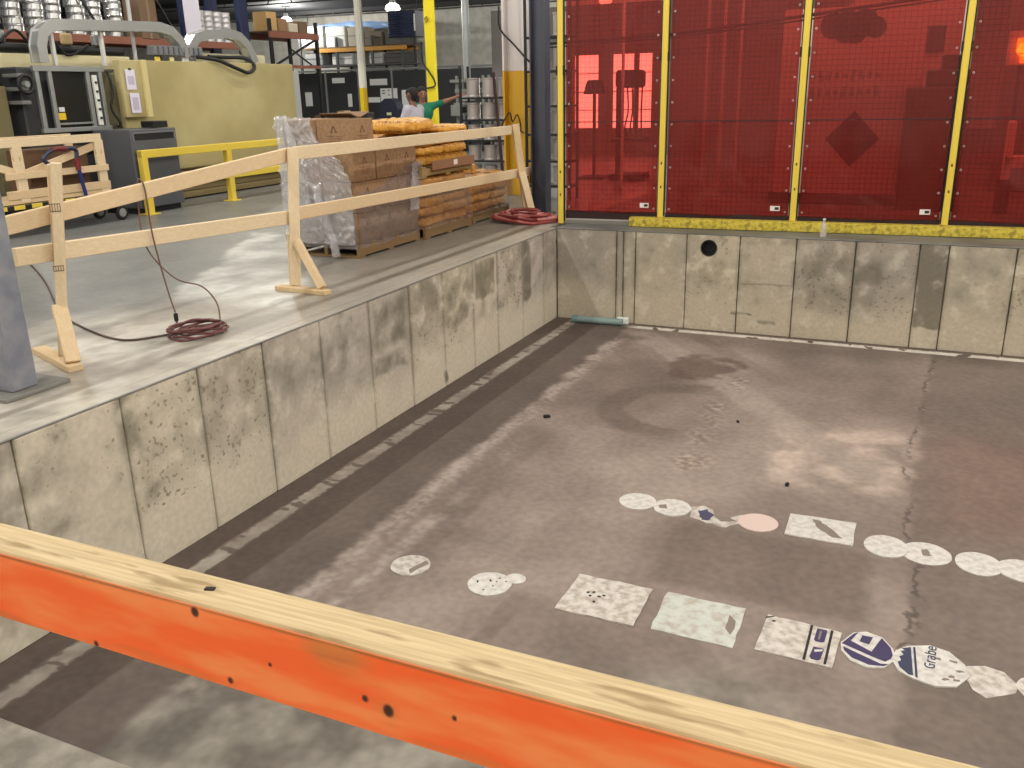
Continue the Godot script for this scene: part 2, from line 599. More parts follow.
# ---------------------------------------------------------------- the pit
func build_pit() -> void:
	# floor
	var st := mb()
	box(st, Vector3(PIT_X / 2, DEEP - 0.1, PIT_Z / 2), Vector3(PIT_X, 0.2, PIT_Z), 0.0)
	var m := StandardMaterial3D.new()
	m.albedo_texture = pit_texture()
	m.texture_repeat = false
	m.roughness = 0.72
	m.metallic_specular = 0.35
	struct(put(uvmap(fin(st), func(v): return Vector2(v.x / PIT_SEEN, v.z / PIT_Z)), "floor", m), "stained brown concrete floor of the pit", "floor")
	# left wall: cast panels between form joints
	var joints := [0.0, 0.42, 1.04, 1.69, 2.26, 2.88, 3.48, 4.11, 4.77, 5.41, 6.02, 6.62, 7.29, 7.9, 8.75]
	var dark := [[3.55, 4.05, -0.43, -0.05, 0.55, 0.05], [3.6, 4.08, -0.66, -0.52, 0.6, 0.03], [1.76, 2.2, -0.42, -0.04, 0.75, 0.03], [0.8, 1.02, -0.68, 0.0, 0.85, 0.03],
		[6.5, 6.66, -0.34, 0.05, 0.75, 0.05], [6.46, 6.56, -0.7, -0.25, 0.3, 0.04], [2.95, 3.4, -0.3, 0.0, 0.35, 0.08], [2.3, 2.85, -0.55, -0.05, 0.45, 0.1], [2.85, 2.92, -1.05, -0.95, 0.8, 0.02], [7.35, 9.0, -1.1, 0.1, 0.3, 0.1], [4.2, 4.7, -0.35, -0.15, 0.3, 0.08]]
	var wt := wall_texture(60, PIT_Z, dark, c8(194, 183, 168), c8(208, 197, 178), [[5.4, 6.6, -0.75, 0.42], [2.4, 3.5, -0.75, 0.44], [1.04, 1.68, -0.65, 0.36], [6.65, 7.3, -0.5, 0.62]], joints)
	var wm := StandardMaterial3D.new()
	wm.albedo_texture = wt
	wm.roughness = 0.8
	wm.heightmap_enabled = true
	wm.heightmap_texture = wt
	wm.heightmap_scale = 0.4
	var joint := mat(0.50, 0.46, 0.39, 0.9)
	var wl := Node3D.new()
	wl.name = "wall_pit_left"
	add_child(wl)
	struct(wl, "stained concrete wall along the left side of the pit", "wall")
	st = mb()
	box(st, Vector3(-0.14, -0.65, PIT_Z / 2), Vector3(0.26, 0.9, PIT_Z + 0.2))
	put(fin(st), "backing", joint, wl)
	for k in joints.size() - 1:
		st = mb()
		var z0: float = joints[k] + 0.004
		var z1: float = joints[k + 1] - 0.004
		var p := 0.002 * ((k * 7) % 3)
		box(st, Vector3(-0.047 + p / 2, -0.559, (z0 + z1) / 2), Vector3(0.09 + p, 1.09, z1 - z0), 0.006)
		put(uvmap(fin(st), func(v): return Vector2(v.z / PIT_Z, -v.y / 1.1)), "concrete_panel", wm, wl)
	# back wall, with the pipe hole through one panel
	var bj := [0.0, 0.75, 0.835, 0.98, 1.58, 2.17, 2.77, 3.37, 3.985, 4.255, 4.86, 5.47, 6.08, 6.69, 7.3, 7.91, 8.52, 9.0]
	var bdark := [[3.99, 4.26, -0.88, 0.1, 1.0, 0.015], [2.85, 3.3, -0.36, -0.15, 0.5, 0.07], [3.38, 3.66, -0.46, -0.2, 0.55, 0.05], [3.35, 3.6, -0.7, -0.5, 0.35, 0.06], [2.85, 3.3, -0.75, -0.5, 0.3, 0.1], [2.1, 2.34, -0.89, -0.87, 0.9, 0.008], [2.4, 2.6, -0.98, -0.94, 0.7, 0.015],
		[2.2, 2.76, -0.53, -0.515, 0.5, 0.006], [1.6, 2.15, -0.5, -0.3, 0.2, 0.1], [2.2, 2.8, -0.09, 0.0, 0.3, 0.04]]
	var bt := wall_texture(70, PIT_X, bdark, c8(172, 160, 142), c8(184, 171, 150), [[2.78, 4.0, -0.8, 0.4], [1.6, 2.2, -0.8, 0.5], [4.86, 6, -0.8, 0.4]], bj)
	var bm: StandardMaterial3D = wm.duplicate()
	bm.albedo_texture = bt
	bm.heightmap_texture = bt
	var wb := Node3D.new()
	wb.name = "wall_pit_back"
	add_child(wb)
	struct(wb, "stained concrete wall at the back of the pit", "wall")
	st = mb()
	box(st, Vector3(PIT_X / 2, -0.65, -0.2), Vector3(PIT_X, 0.9, 0.22))
	put(fin(st), "backing", joint, wb)
	for k in bj.size() - 1:
		st = mb()
		var x0: float = bj[k] + 0.005
		var x1: float = bj[k + 1] - 0.005
		if k == 4:
			hole_panel(st, x0, x1, -1.104, -0.014, Vector2(1.83, -0.155), 0.082, 0.09)
		else:
			box(st, Vector3((x0 + x1) / 2, -0.559, -0.045), Vector3(x1 - x0, 1.09, 0.09), 0.006)
		put(uvmap(fin(st), func(v): return Vector2(v.x / PIT_X, -v.y / 1.1)), "concrete_panel", bm, wb)
	st = mb()
	lathe(st, [Vector2(0.082, 0), Vector2(0.092, 0), Vector2(0.092, 0.012), Vector2(0.078, 0.012), Vector2(0.078, -0.08), Vector2(0, -0.08)], 28, at(Vector3(1.83, -0.155, 0.0), Basis(Vector3.RIGHT, PI / 2)))
	var pipe := put(fin(st), "pipe_sleeve", mat(0.05, 0.05, 0.05, 0.6), wb)
	pipe.set_meta("label", "round black pipe opening")
	# right wall of the pit, out of frame
	st = mb()
	box(st, Vector3(PIT_X + 0.1, -0.65, PIT_Z / 2), Vector3(0.2, 0.9, PIT_Z))
	struct(put(fin(st), "wall_right", grain(textured(ntex(13, 0.01, [c8(150, 140, 120), c8(168, 158, 138), c8(176, 166, 146), c8(186, 176, 158)]), 0.8), 0.5)), "concrete wall on the right of the pit", "wall")
	build_patches()
	# pieces lying on the pit floor
	var o := thing("pipe_offcut", "pale teal pipe offcut lying in the far left corner of the pit", "pipe", Vector3(0.6, DEEP, 0.16))
	st = mb()
	tube(st, [Vector3(-0.3, 0.045, 0.02), Vector3(0.0, 0.043, 0.0), Vector3(0.28, 0.042, -0.02)], 0.042, 12)
	put(fin(st), "pipe_body", mat(0.50, 0.58, 0.57, 0.5), o)
	st = mb()
	tube(st, [Vector3(-0.33, 0.046, 0.022), Vector3(-0.26, 0.046, 0.018)], 0.05, 12)
	put(fin(st), "pipe_collar", mat(0.42, 0.52, 0.53, 0.5), o)
	st = mb()
	box(st, Vector3(0, 0.04, 0), Vector3(0.14, 0.08, 0.06), 0.008)
	tag(put(fin(st), "foam_block", mat(0.86, 0.88, 0.86, 0.7), null, at(Vector3(0.86, DEEP, 0.055))), "small white block against the back wall of the pit, right of the teal pipe", "block")
	var bits := [[Vector3(1.22, DEEP, 3.35), 0.03], [Vector3(3.3, DEEP, 4.02), 0.02], [Vector3(2.75, DEEP, 2.9), 0.015]]
	for k in 3:
		st = mb()
		box(st, Vector3(0, 0.012, 0), Vector3(bits[k][1] * 2, 0.024, bits[k][1] * 1.3), 0.008, Basis(Vector3.UP, 0.5 + k))
		tag(put(fin(st), "debris_chip", mat(0.12, 0.10, 0.09, 0.9), null, at(bits[k][0])), ["small dark chip on the pit floor beside the pale streak", "tiny dark crumb on the pit floor above the torn white rectangle", "tiny dark crumb on the pale diagonal band of the pit floor"][k], "debris")


func hole_panel(st: SurfaceTool, x0: float, x1: float, y0: float, y1: float, c: Vector2, r: float, thick: float) -> void:
	var n := 48
	var inner := []
	var outer := []
	for i in n:
		var d := Vector2.from_angle(TAU * i / n)
		var tx := ((x1 if d.x > 0 else x0) - c.x) / d.x if absf(d.x) > 1e-6 else 1e9
		var ty := ((y1 if d.y > 0 else y0) - c.y) / d.y if absf(d.y) > 1e-6 else 1e9
		inner.append(c + d * r)
		outer.append(c + d * minf(tx, ty))
	for i in n:
		var a: Vector2 = inner[i]
		var b: Vector2 = inner[(i + 1) % n]
		var p: Vector2 = outer[i]
		var q: Vector2 = outer[(i + 1) % n]
		quad(st, Vector3(a.x, a.y, 0), Vector3(p.x, p.y, 0), Vector3(q.x, q.y, 0), Vector3(b.x, b.y, 0))
		quad(st, Vector3(a.x, a.y, -thick), Vector3(a.x, a.y, 0), Vector3(b.x, b.y, 0), Vector3(b.x, b.y, -thick))
	for y in [y0, y1]:  # fill the corners the rays missed, and close the rim
		for x in [x0, x1]:
			var best := []
			for i in n:
				best.append([Vector2(x, y).distance_to(outer[i]), i])
			best.sort_custom(func(u, v): return u[0] < v[0])
			var on_v: Vector2 = Vector2.INF
			var on_h: Vector2 = Vector2.INF
			for e in best:
				var w: Vector2 = outer[e[1]]
				if absf(w.x - x) < 1e-4 and on_v == Vector2.INF:
					on_v = w
				if absf(w.y - y) < 1e-4 and on_h == Vector2.INF:
					on_h = w
			if on_v != Vector2.INF and on_h != Vector2.INF:
				face(st, [Vector3(x, y, 0), Vector3(on_v.x, on_v.y, 0), Vector3(on_h.x, on_h.y, 0)], Vector3(x, y, -1))
	for e in [[Vector2(x0, y0), Vector2(x1, y0)], [Vector2(x1, y0), Vector2(x1, y1)], [Vector2(x1, y1), Vector2(x0, y1)], [Vector2(x0, y1), Vector2(x0, y0)]]:
		quad(st, Vector3(e[0].x, e[0].y, -thick), Vector3(e[1].x, e[1].y, -thick), Vector3(e[1].x, e[1].y, 0), Vector3(e[0].x, e[0].y, 0))


func near_line(p: Vector2, pts: Array) -> float:
	var d := 1e9
	for i in pts.size() - 1:
		d = minf(d, p.distance_to(Geometry2D.get_closest_point_to_segment(p, pts[i], pts[i + 1])))
	return d


func pit_texture() -> ImageTexture:
	var n1 := noise(81, 0.5, 3)
	var n2 := noise(82, 2.2, 3)
	var n3 := noise(83, 13.0, 2)
	var W := 720
	var H := 1000
	var cracks := [Vector2(4.24, 0.2), Vector2(4.16, 1.46), Vector2(4.14, 2.2), Vector2(4.05, 3.0), Vector2(4.04, 3.43), Vector2(4.10, 3.95), Vector2(4.06, 4.4), Vector2(4.16, 4.8), Vector2(4.14, 5.47), Vector2(4.08, 5.9)]
	var spall := [Vector2(2.62, 1.7), Vector2(2.48, 2.3), Vector2(2.5, 3.1), Vector2(2.62, 4.0)]
	var base := c8(128, 114, 105)
	var light := c8(149, 135, 125)
	var dim := c8(108, 96, 88)
	var rust := c8(126, 100, 89)
	var pale := c8(172, 155, 142)
	var dark := c8(104, 91, 83)
	var stain := c8(96, 78, 71)
	var band := c8(92, 80, 73)
	var chalk := c8(156, 144, 135)
	var strip := c8(164, 155, 145)
	var white := c8(212, 203, 192)
	var pit := c8(78, 69, 63)
	var damp := c8(100, 94, 86)
	var wet := c8(134, 129, 118)
	return paint(W, H, func(px: int, py: int):
		var x: float = PIT_SEEN * px / W
		var z: float = PIT_Z * py / H
		var a := n1.get_noise_2d(x, z * 0.8)
		var b := n2.get_noise_2d(x, z)
		var f := n3.get_noise_2d(x, z)
		var p := Vector2(x + 0.05 * b, z + 0.05 * a)
		var c := base
		c = c.lerp(light, clampf(a * 1.2, 0, 0.7)) if a > 0 else c.lerp(dim, clampf(-a * 1.2, 0, 0.7))
		if x > 2.9:  # darker ground right of the wandering crack, and a pale patch left of it
			var cx := lerpf(4.2, 4.08, clampf(z / 4, 0, 1)) + 0.06 * b + 0.05 * a
			c = c.lerp(dim, smoothstep(cx - 0.02, cx + 0.05, x) * 0.8)
			c = c.lerp(rust, bump(p.x, 4.2, 6.5, 0.3) * bump(p.y, 2.6, 4.4, 0.3) * 0.5)
			c = c.lerp(pale, bump(p.x, 3.1, cx - 0.03, 0.12) * bump(p.y, 2.75, 4.0, 0.15) * clampf(0.5 + b, 0, 0.85))
		if z < 5.0:  # diagonal pale band from the corner, round stains
			var q := p - Vector2(1.0, 0.15)
			var off := q.dot(Vector2(0.777, -0.63))
			var run := q.dot(Vector2(0.63, 0.777))
			c = c.lerp(light, bump(off, -0.16, 0.16, 0.05) * bump(run, 0.1, 4.6, 0.5) * 0.8)
			c = c.lerp(dark, bump(off, 0.42, 0.62, 0.05) * bump(run, 0.6, 2.6, 0.2) * 0.35)
			c = c.lerp(dark, bump(off, -0.62, -0.3, 0.06) * bump(run, 0.5, 2.2, 0.3) * 0.3)
			c = c.lerp(stain, (1.0 - smoothstep(0.28, 0.42, p.distance_to(Vector2(2.12, 1.45)) + 0.2 * b)) * 0.75)
			c = c.lerp(dark, bump(p.distance_to(Vector2(2.25, 2.75)), 0.48, 0.74, 0.03) * (1.0 - smoothstep(2.15, 2.5, p.x)) * 0.7)
			c = c.lerp(dark, (1.0 - smoothstep(0.2, 0.4, p.distance_to(Vector2(1.0, 0.75)) + 0.2 * b)) * 0.6)
		else:
			c = c.lerp(dim, bump(p.x, 2.4, 4.1, 0.08) * bump(p.y, 6.1, 7.1, 0.1) * 0.3)
			c = c.lerp(dark, bump(p.x, 2.1, 2.2, 0.02) * bump(p.y, 6.0, 6.9, 0.05) * 0.5)
			# grey damp foreground
			var g := smoothstep(6.7, 7.3, p.y + (x - 1.0) * 0.25 + 0.25 * a) * (1.0 - smoothstep(3.2, 4.0, x))
			if g > 0:
				c = c.lerp(damp.lerp(wet, clampf(0.5 + 1.8 * b + 0.6 * a, 0, 1)), g * 0.85)
		c = c.lerp(dark, bump(p.x, 2.72, 3.9, 0.06) * bump(p.y, 4.82, 5.62, 0.06) * 0.6)
		c = c.lerp(light, bump(p.x, 1.6, 2.6, 0.04) * bump(p.y, 3.4, 6.0, 0.06) * 0.35)
		c = c.lerp(light, bump(p.x, 1.45, 1.95, 0.03) * bump(p.y, 4.9, 6.6, 0.05) * 0.4)
		if x < 1.6:  # bands along the left wall
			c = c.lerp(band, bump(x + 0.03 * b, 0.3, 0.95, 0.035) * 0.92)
			c = c.lerp(chalk, bump(x + 0.05 * b, 0.95, 1.10, 0.07) * clampf(0.55 + 0.8 * b + 0.5 * f, 0, 0.85) * bump(z, 0.6, 7.3, 0.4))
			c = c.lerp(chalk, bump(x + 0.04 * b, 1.2, 1.30, 0.04) * clampf(0.35 + 1.1 * b + 0.4 * f, 0, 0.8) * bump(z, 3.9, 6.7, 0.2))
			c = c.lerp(dim, bump(x + 0.06 * b, 1.08, 1.42, 0.05) * bump(z + 0.1 * b, 3.6, 5.3, 0.15) * 0.5)
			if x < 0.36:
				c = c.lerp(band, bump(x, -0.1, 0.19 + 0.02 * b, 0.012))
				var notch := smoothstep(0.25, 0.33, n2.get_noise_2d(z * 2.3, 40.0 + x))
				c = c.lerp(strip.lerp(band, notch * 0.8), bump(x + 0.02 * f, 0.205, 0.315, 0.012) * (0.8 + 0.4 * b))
		if z < 0.25 and x > 0.8:  # white chipped band along the back wall
			c = c.lerp(dark, bump(z, -0.1, 0.07, 0.02) * smoothstep(0.8, 1.0, x))
			c = c.lerp(white.lerp(dark, smoothstep(0.3, 0.4, n2.get_noise_2d(x * 2.0, 9.0 + z))), bump(z + 0.01 * f, 0.09, 0.2, 0.015) * smoothstep(0.85, 1.1, x))
		if absf(x - 4.13) < 0.3:  # crack
			var d := near_line(Vector2(x + 0.05 * b + 0.03 * f, z), cracks)
			c = c.lerp(pit, (1.0 - smoothstep(0.004, 0.022, d)) * clampf(0.4 + 2.0 * b, 0.1, 0.8))
		if absf(x - 2.55) < 0.4:  # spalled concrete
			var d := near_line(p, spall)
			c = c.lerp(stain.lerp(pale, smoothstep(-0.5, 0.5, f)), (1.0 - smoothstep(0.0, 0.2, d)) * clampf(0.2 + b * 0.8, 0, 0.45))
		var k := 1.0 + 0.06 * a + 0.06 * b + 0.07 * f
		return Color(c.r * k, c.g * k, c.b * k))


func patch(called: String, label: String, poly: PackedVector2Array, m: Material, group := "") -> Node3D:  # a thin sheet on the pit floor; outline in world (x, z)
	var c := Vector2.ZERO
	for p in poly:
		c += p
	c /= poly.size()
	var flat := PackedVector2Array()
	for p in poly:
		flat.append(Vector2(p.x - c.x, -(p.y - c.y)))
	lift = fmod(lift + 0.0017, 0.0068)
	var o := thing(called, label, "floor patch", Vector3(c.x, DEEP + lift, c.y), 0.0, group)
	var st := mb()
	prism(st, flat, 0.004 + lift, at(Vector3(0, -lift, 0), FLAT))
	put(fin(st), "sheet", m, o)
	return o


func mark(o: Node3D, poly: PackedVector2Array, called: String, m: Material, h := 0.0045) -> void:  # print on a patch; outline in world (x, z)
	var flat := PackedVector2Array()
	for p in poly:
		flat.append(Vector2(p.x - o.position.x, -(p.y - o.position.z)))
	var st := mb()
	prism(st, flat, 0.0008, at(Vector3(0, h, 0), FLAT))
	put(fin(st), called, m, o)


func ragged(poly: PackedVector2Array, step: float, amp: float) -> PackedVector2Array:
	var out := PackedVector2Array()
	for i in poly.size():
		var a := poly[i]
		var b := poly[(i + 1) % poly.size()]
		var n := maxi(1, int(a.distance_to(b) / step))
		for k in n:
			out.append(a.lerp(b, float(k) / n) + Vector2(rng.randf_range(-amp, amp), rng.randf_range(-amp, amp)))
	return out


func pv(a: Array) -> PackedVector2Array:
	var o := PackedVector2Array()
	for i in range(0, a.size(), 2):
		o.append(Vector2(a[i], a[i + 1]))
	return o


func build_patches() -> void:
	var white := textured(ntex(91, 0.02, [c8(186, 181, 174), c8(200, 195, 188), c8(205, 200, 193), c8(211, 206, 199)]), 0.55, 1.6)
	var dirty := textured(ntex(92, 0.016, [c8(166, 154, 144), c8(188, 179, 169), c8(197, 189, 180), c8(206, 199, 191)]), 0.55, 1.8)
	var greenish := textured(ntex(93, 0.014, [c8(172, 164, 152), c8(186, 187, 177), c8(190, 193, 183), c8(197, 198, 189)]), 0.5, 1.6)
	var pinkish := mat(0.83, 0.74, 0.70, 0.5)
	var purple := mat(0.20, 0.16, 0.32, 0.5)
	var navy := mat(0.16, 0.19, 0.30, 0.5)
	var grime := mat(0.50, 0.45, 0.41, 0.8)
	var dot := mat(0.15, 0.13, 0.12, 0.8)
	# nearer row
	var o := patch("floor_patch", "small round white patch, leftmost of the nearer row on the pit floor", oval(1.415, 5.975, 0.118, 0.118, 30, 0.02), dirty)
	mark(o, ragged(pv([1.47, 5.9, 1.51, 5.92, 1.46, 6.06, 1.43, 6.02]), 0.04, 0.008), "scuff", grime)
	var two := Geometry2D.merge_polygons(oval(1.94, 5.99, 0.125, 0.125, 30, 0.015), oval(2.055, 5.885, 0.06, 0.055, 20, 0.02))
	o = patch("floor_patch", "white blob-shaped patch with a small bulge, second in the nearer row", two[0], white)
	for k in 9:
		mark(o, oval(1.94 + rng.randf_range(-0.08, 0.08), 5.99 + rng.randf_range(-0.08, 0.08), 0.006, 0.006, 6), "speck", dot)
	o = patch("floor_patch", "off-white rectangular patch with a few black dots, third in the nearer row", ragged(pv([2.375, 5.70, 2.81, 5.70, 2.81, 6.085, 2.375, 6.085]), 0.06, 0.005), dirty)
	for q in [[2.52, 5.86], [2.56, 5.89], [2.51, 5.90], [2.55, 5.95], [2.58, 5.87], [2.49, 5.87]]:
		mark(o, oval(q[0], q[1], 0.010, 0.010, 7, 0.3), "speck", dot)
	o = patch("floor_patch", "pale greenish rectangular patch, fourth in the nearer row", ragged(pv([2.89, 5.69, 3.32, 5.70, 3.32, 6.08, 2.90, 6.07]), 0.06, 0.005), greenish)
	mark(o, ragged(pv([3.24, 5.80, 3.3, 5.83, 3.29, 5.97, 3.25, 5.92]), 0.05, 0.01), "scuff", grime)
	o = patch("floor_patch", "cream rectangular patch with two purple printed tabs at its right end", ragged(pv([3.44, 5.71, 3.81, 5.74, 3.79, 6.06, 3.42, 6.05]), 0.06, 0.004), dirty)
	mark(o, pv([3.655, 5.73, 3.668, 5.73, 3.665, 6.05, 3.652, 6.05]), "cut_line", dot)
	mark(o, pv([3.755, 5.74, 3.768, 5.74, 3.762, 6.05, 3.749, 6.05]), "cut_line", dot)
	mark(o, pv([3.69, 5.75, 3.735, 5.75, 3.74, 5.76, 3.735, 5.86, 3.725, 5.87, 3.695, 5.87, 3.685, 5.86]), "printed_tab", purple)
	mark(o, pv([3.69, 5.92, 3.735, 5.92, 3.74, 5.93, 3.732, 6.02, 3.72, 6.03, 3.69, 6.03, 3.68, 6.01]), "printed_tab", purple)
	mark(o, pv([3.695, 5.945, 3.735, 5.93, 3.735, 5.945, 3.70, 5.965]), "tab_sliver", white, 0.0054)  # pale and grey slivers laid over the printed tabs
	mark(o, pv([3.705, 5.77, 3.715, 5.77, 3.712, 5.85, 3.702, 5.85]), "tab_sliver", grime, 0.0054)
	mark(o, pv([3.43, 5.74, 3.47, 5.715, 3.475, 5.72, 3.435, 5.75]), "tape_edge", dot)
	mark(o, oval(3.475, 5.765, 0.010, 0.008, 8, 0.2), "speck", dot)
	o = patch("floor_patch", "purple and white printed patch shaped like a torn label", ragged(pv([3.81, 5.83, 3.86, 5.72, 3.92, 5.69, 4.0, 5.71, 4.05, 5.79, 4.07, 5.88, 4.02, 5.97, 3.95, 6.0, 3.87, 5.97, 3.82, 5.90]), 0.07, 0.003), white)
	mark(o, pv([3.815, 5.84, 3.865, 5.73, 3.885, 5.71, 3.855, 5.80, 3.955, 5.86, 3.995, 5.72, 4.04, 5.79, 4.055, 5.87, 4.02, 5.92, 3.96, 5.90, 3.83, 5.845]), "printed_band", purple)
	mark(o, pv([3.825, 5.865, 3.90, 5.90, 4.0, 5.945, 4.035, 5.935, 4.015, 5.96, 3.95, 5.975, 3.87, 5.945, 3.83, 5.895]), "printed_band", purple)
	mark(o, pv([3.905, 5.73, 3.955, 5.73, 3.94, 5.80, 3.895, 5.79]), "printed_band", purple)
	o = patch("floor_patch", "white patch lettered in navy with a navy stripe, right of the purple label", ragged(pv([4.045, 5.88, 4.06, 5.80, 4.12, 5.74, 4.22, 5.695, 4.3, 5.72, 4.37, 5.80, 4.385, 5.90, 4.33, 6.0, 4.24, 6.03, 4.15, 6.01, 4.08, 5.97]), 0.06, 0.004), white)
	mark(o, pv([4.09, 5.775, 4.105, 5.79, 4.085, 5.80, 4.1, 5.83, 4.08, 5.85, 4.09, 5.88, 4.075, 5.9, 4.085, 5.94, 4.125, 5.985, 4.145, 5.985, 4.13, 5.75]), "printed_band", navy)
	mark(o, pv([4.14, 5.745, 4.15, 5.742, 4.165, 5.995, 4.155, 5.995]), "printed_line", navy)
	var tm := TextMesh.new()
	tm.text = "Grabe"
	tm.font_size = 20
	tm.pixel_size = 0.0034
	tm.depth = 0.001
	put(tm, "lettering", navy, o, at(Vector3(4.215 - o.position.x, 0.0050, 5.80 - o.position.z), Basis(Vector3(0.05, 0, -1), Vector3(-1, 0, -0.05), Vector3(0, 1, 0))))
	for q in [[4.32, 5.8], [4.345, 5.87], [4.31, 5.93], [4.33, 5.95], [4.28, 5.96], [4.25, 5.8]]:
		mark(o, oval(q[0], q[1], 0.016, 0.011, 8, 0.4), "flake", grime)
	o = patch("floor_patch", "irregular cream-white patch right of the navy-lettered one", ragged(pv([4.36, 5.88, 4.38, 5.80, 4.46, 5.765, 4.54, 5.79, 4.59, 5.87, 4.57, 5.94, 4.52, 5.98, 4.45, 6.03, 4.40, 5.98]), 0.05, 0.006), dirty)
	patch("floor_patch", "cream patch cut by the right edge of the photo, nearer row", oval(4.70, 5.88, 0.12, 0.11, 26, 0.03), dirty)
	# farther row
	patch("floor_patch", "round white patch, leftmost of the farther row", oval(2.41, 4.65, 0.125, 0.125, 30, 0.015), white)
	o = patch("floor_patch", "round white patch overlapping its left neighbour, second in the farther row", oval(2.65, 4.66, 0.125, 0.125, 30, 0.03), white)
	mark(o, ragged(pv([2.56, 4.66, 2.60, 4.63, 2.62, 4.69, 2.58, 4.71]), 0.02, 0.006), "scuff", grime)
	o = patch("floor_patch", "torn white patch with a blue-black smear, third in the farther row", ragged(pv([2.75, 4.60, 2.84, 4.54, 2.90, 4.60, 2.92, 4.68, 3.02, 4.66, 3.10, 4.60, 3.16, 4.66, 3.10, 4.74, 3.02, 4.80, 2.90, 4.79, 2.80, 4.74]), 0.04, 0.012), dirty)
	mark(o, ragged(pv([2.82, 4.64, 2.87, 4.60, 2.93, 4.68, 2.92, 4.74, 2.87, 4.76]), 0.02, 0.008), "smear", mat(0.25, 0.26, 0.36, 0.6))
	mark(o, ragged(pv([2.93, 4.66, 3.05, 4.67, 3.08, 4.70, 2.98, 4.73]), 0.02, 0.01), "smear", grime)
	patch("floor_patch", "smooth pinkish-white round patch, fourth in the farther row", oval(3.21, 4.665, 0.125, 0.125, 32, 0.0), pinkish)
	o = patch("floor_patch", "cream rectangular patch with a grey smear, middle of the farther row", ragged(pv([3.385, 4.46, 3.785, 4.45, 3.785, 4.77, 3.385, 4.76]), 0.08, 0.004), white)
	mark(o, ragged(pv([3.52, 4.50, 3.57, 4.50, 3.66, 4.60, 3.72, 4.70, 3.66, 4.70, 3.57, 4.61]), 0.03, 0.008), "smear", grime)
	patch("floor_patch", "clean white oval patch, first right of the farther rectangle", oval(3.97, 4.70, 0.125, 0.14, 30, 0.01), white)
	o = patch("floor_patch", "white oval patch with a grey scuff, second right of the farther rectangle", oval(4.19, 4.70, 0.14, 0.14, 30, 0.015), white)
	mark(o, ragged(pv([4.16, 4.66, 4.2, 4.64, 4.22, 4.72, 4.17, 4.73]), 0.02, 0.008), "scuff", grime)
	patch("floor_patch", "white oval patch after a gap, third right of the farther rectangle", oval(4.47, 4.72, 0.125, 0.14, 30, 0.01), white)
	patch("floor_patch", "white oval patch at the right edge of the photo, farther row", oval(4.69, 4.72, 0.13, 0.13, 30, 0.015), white)


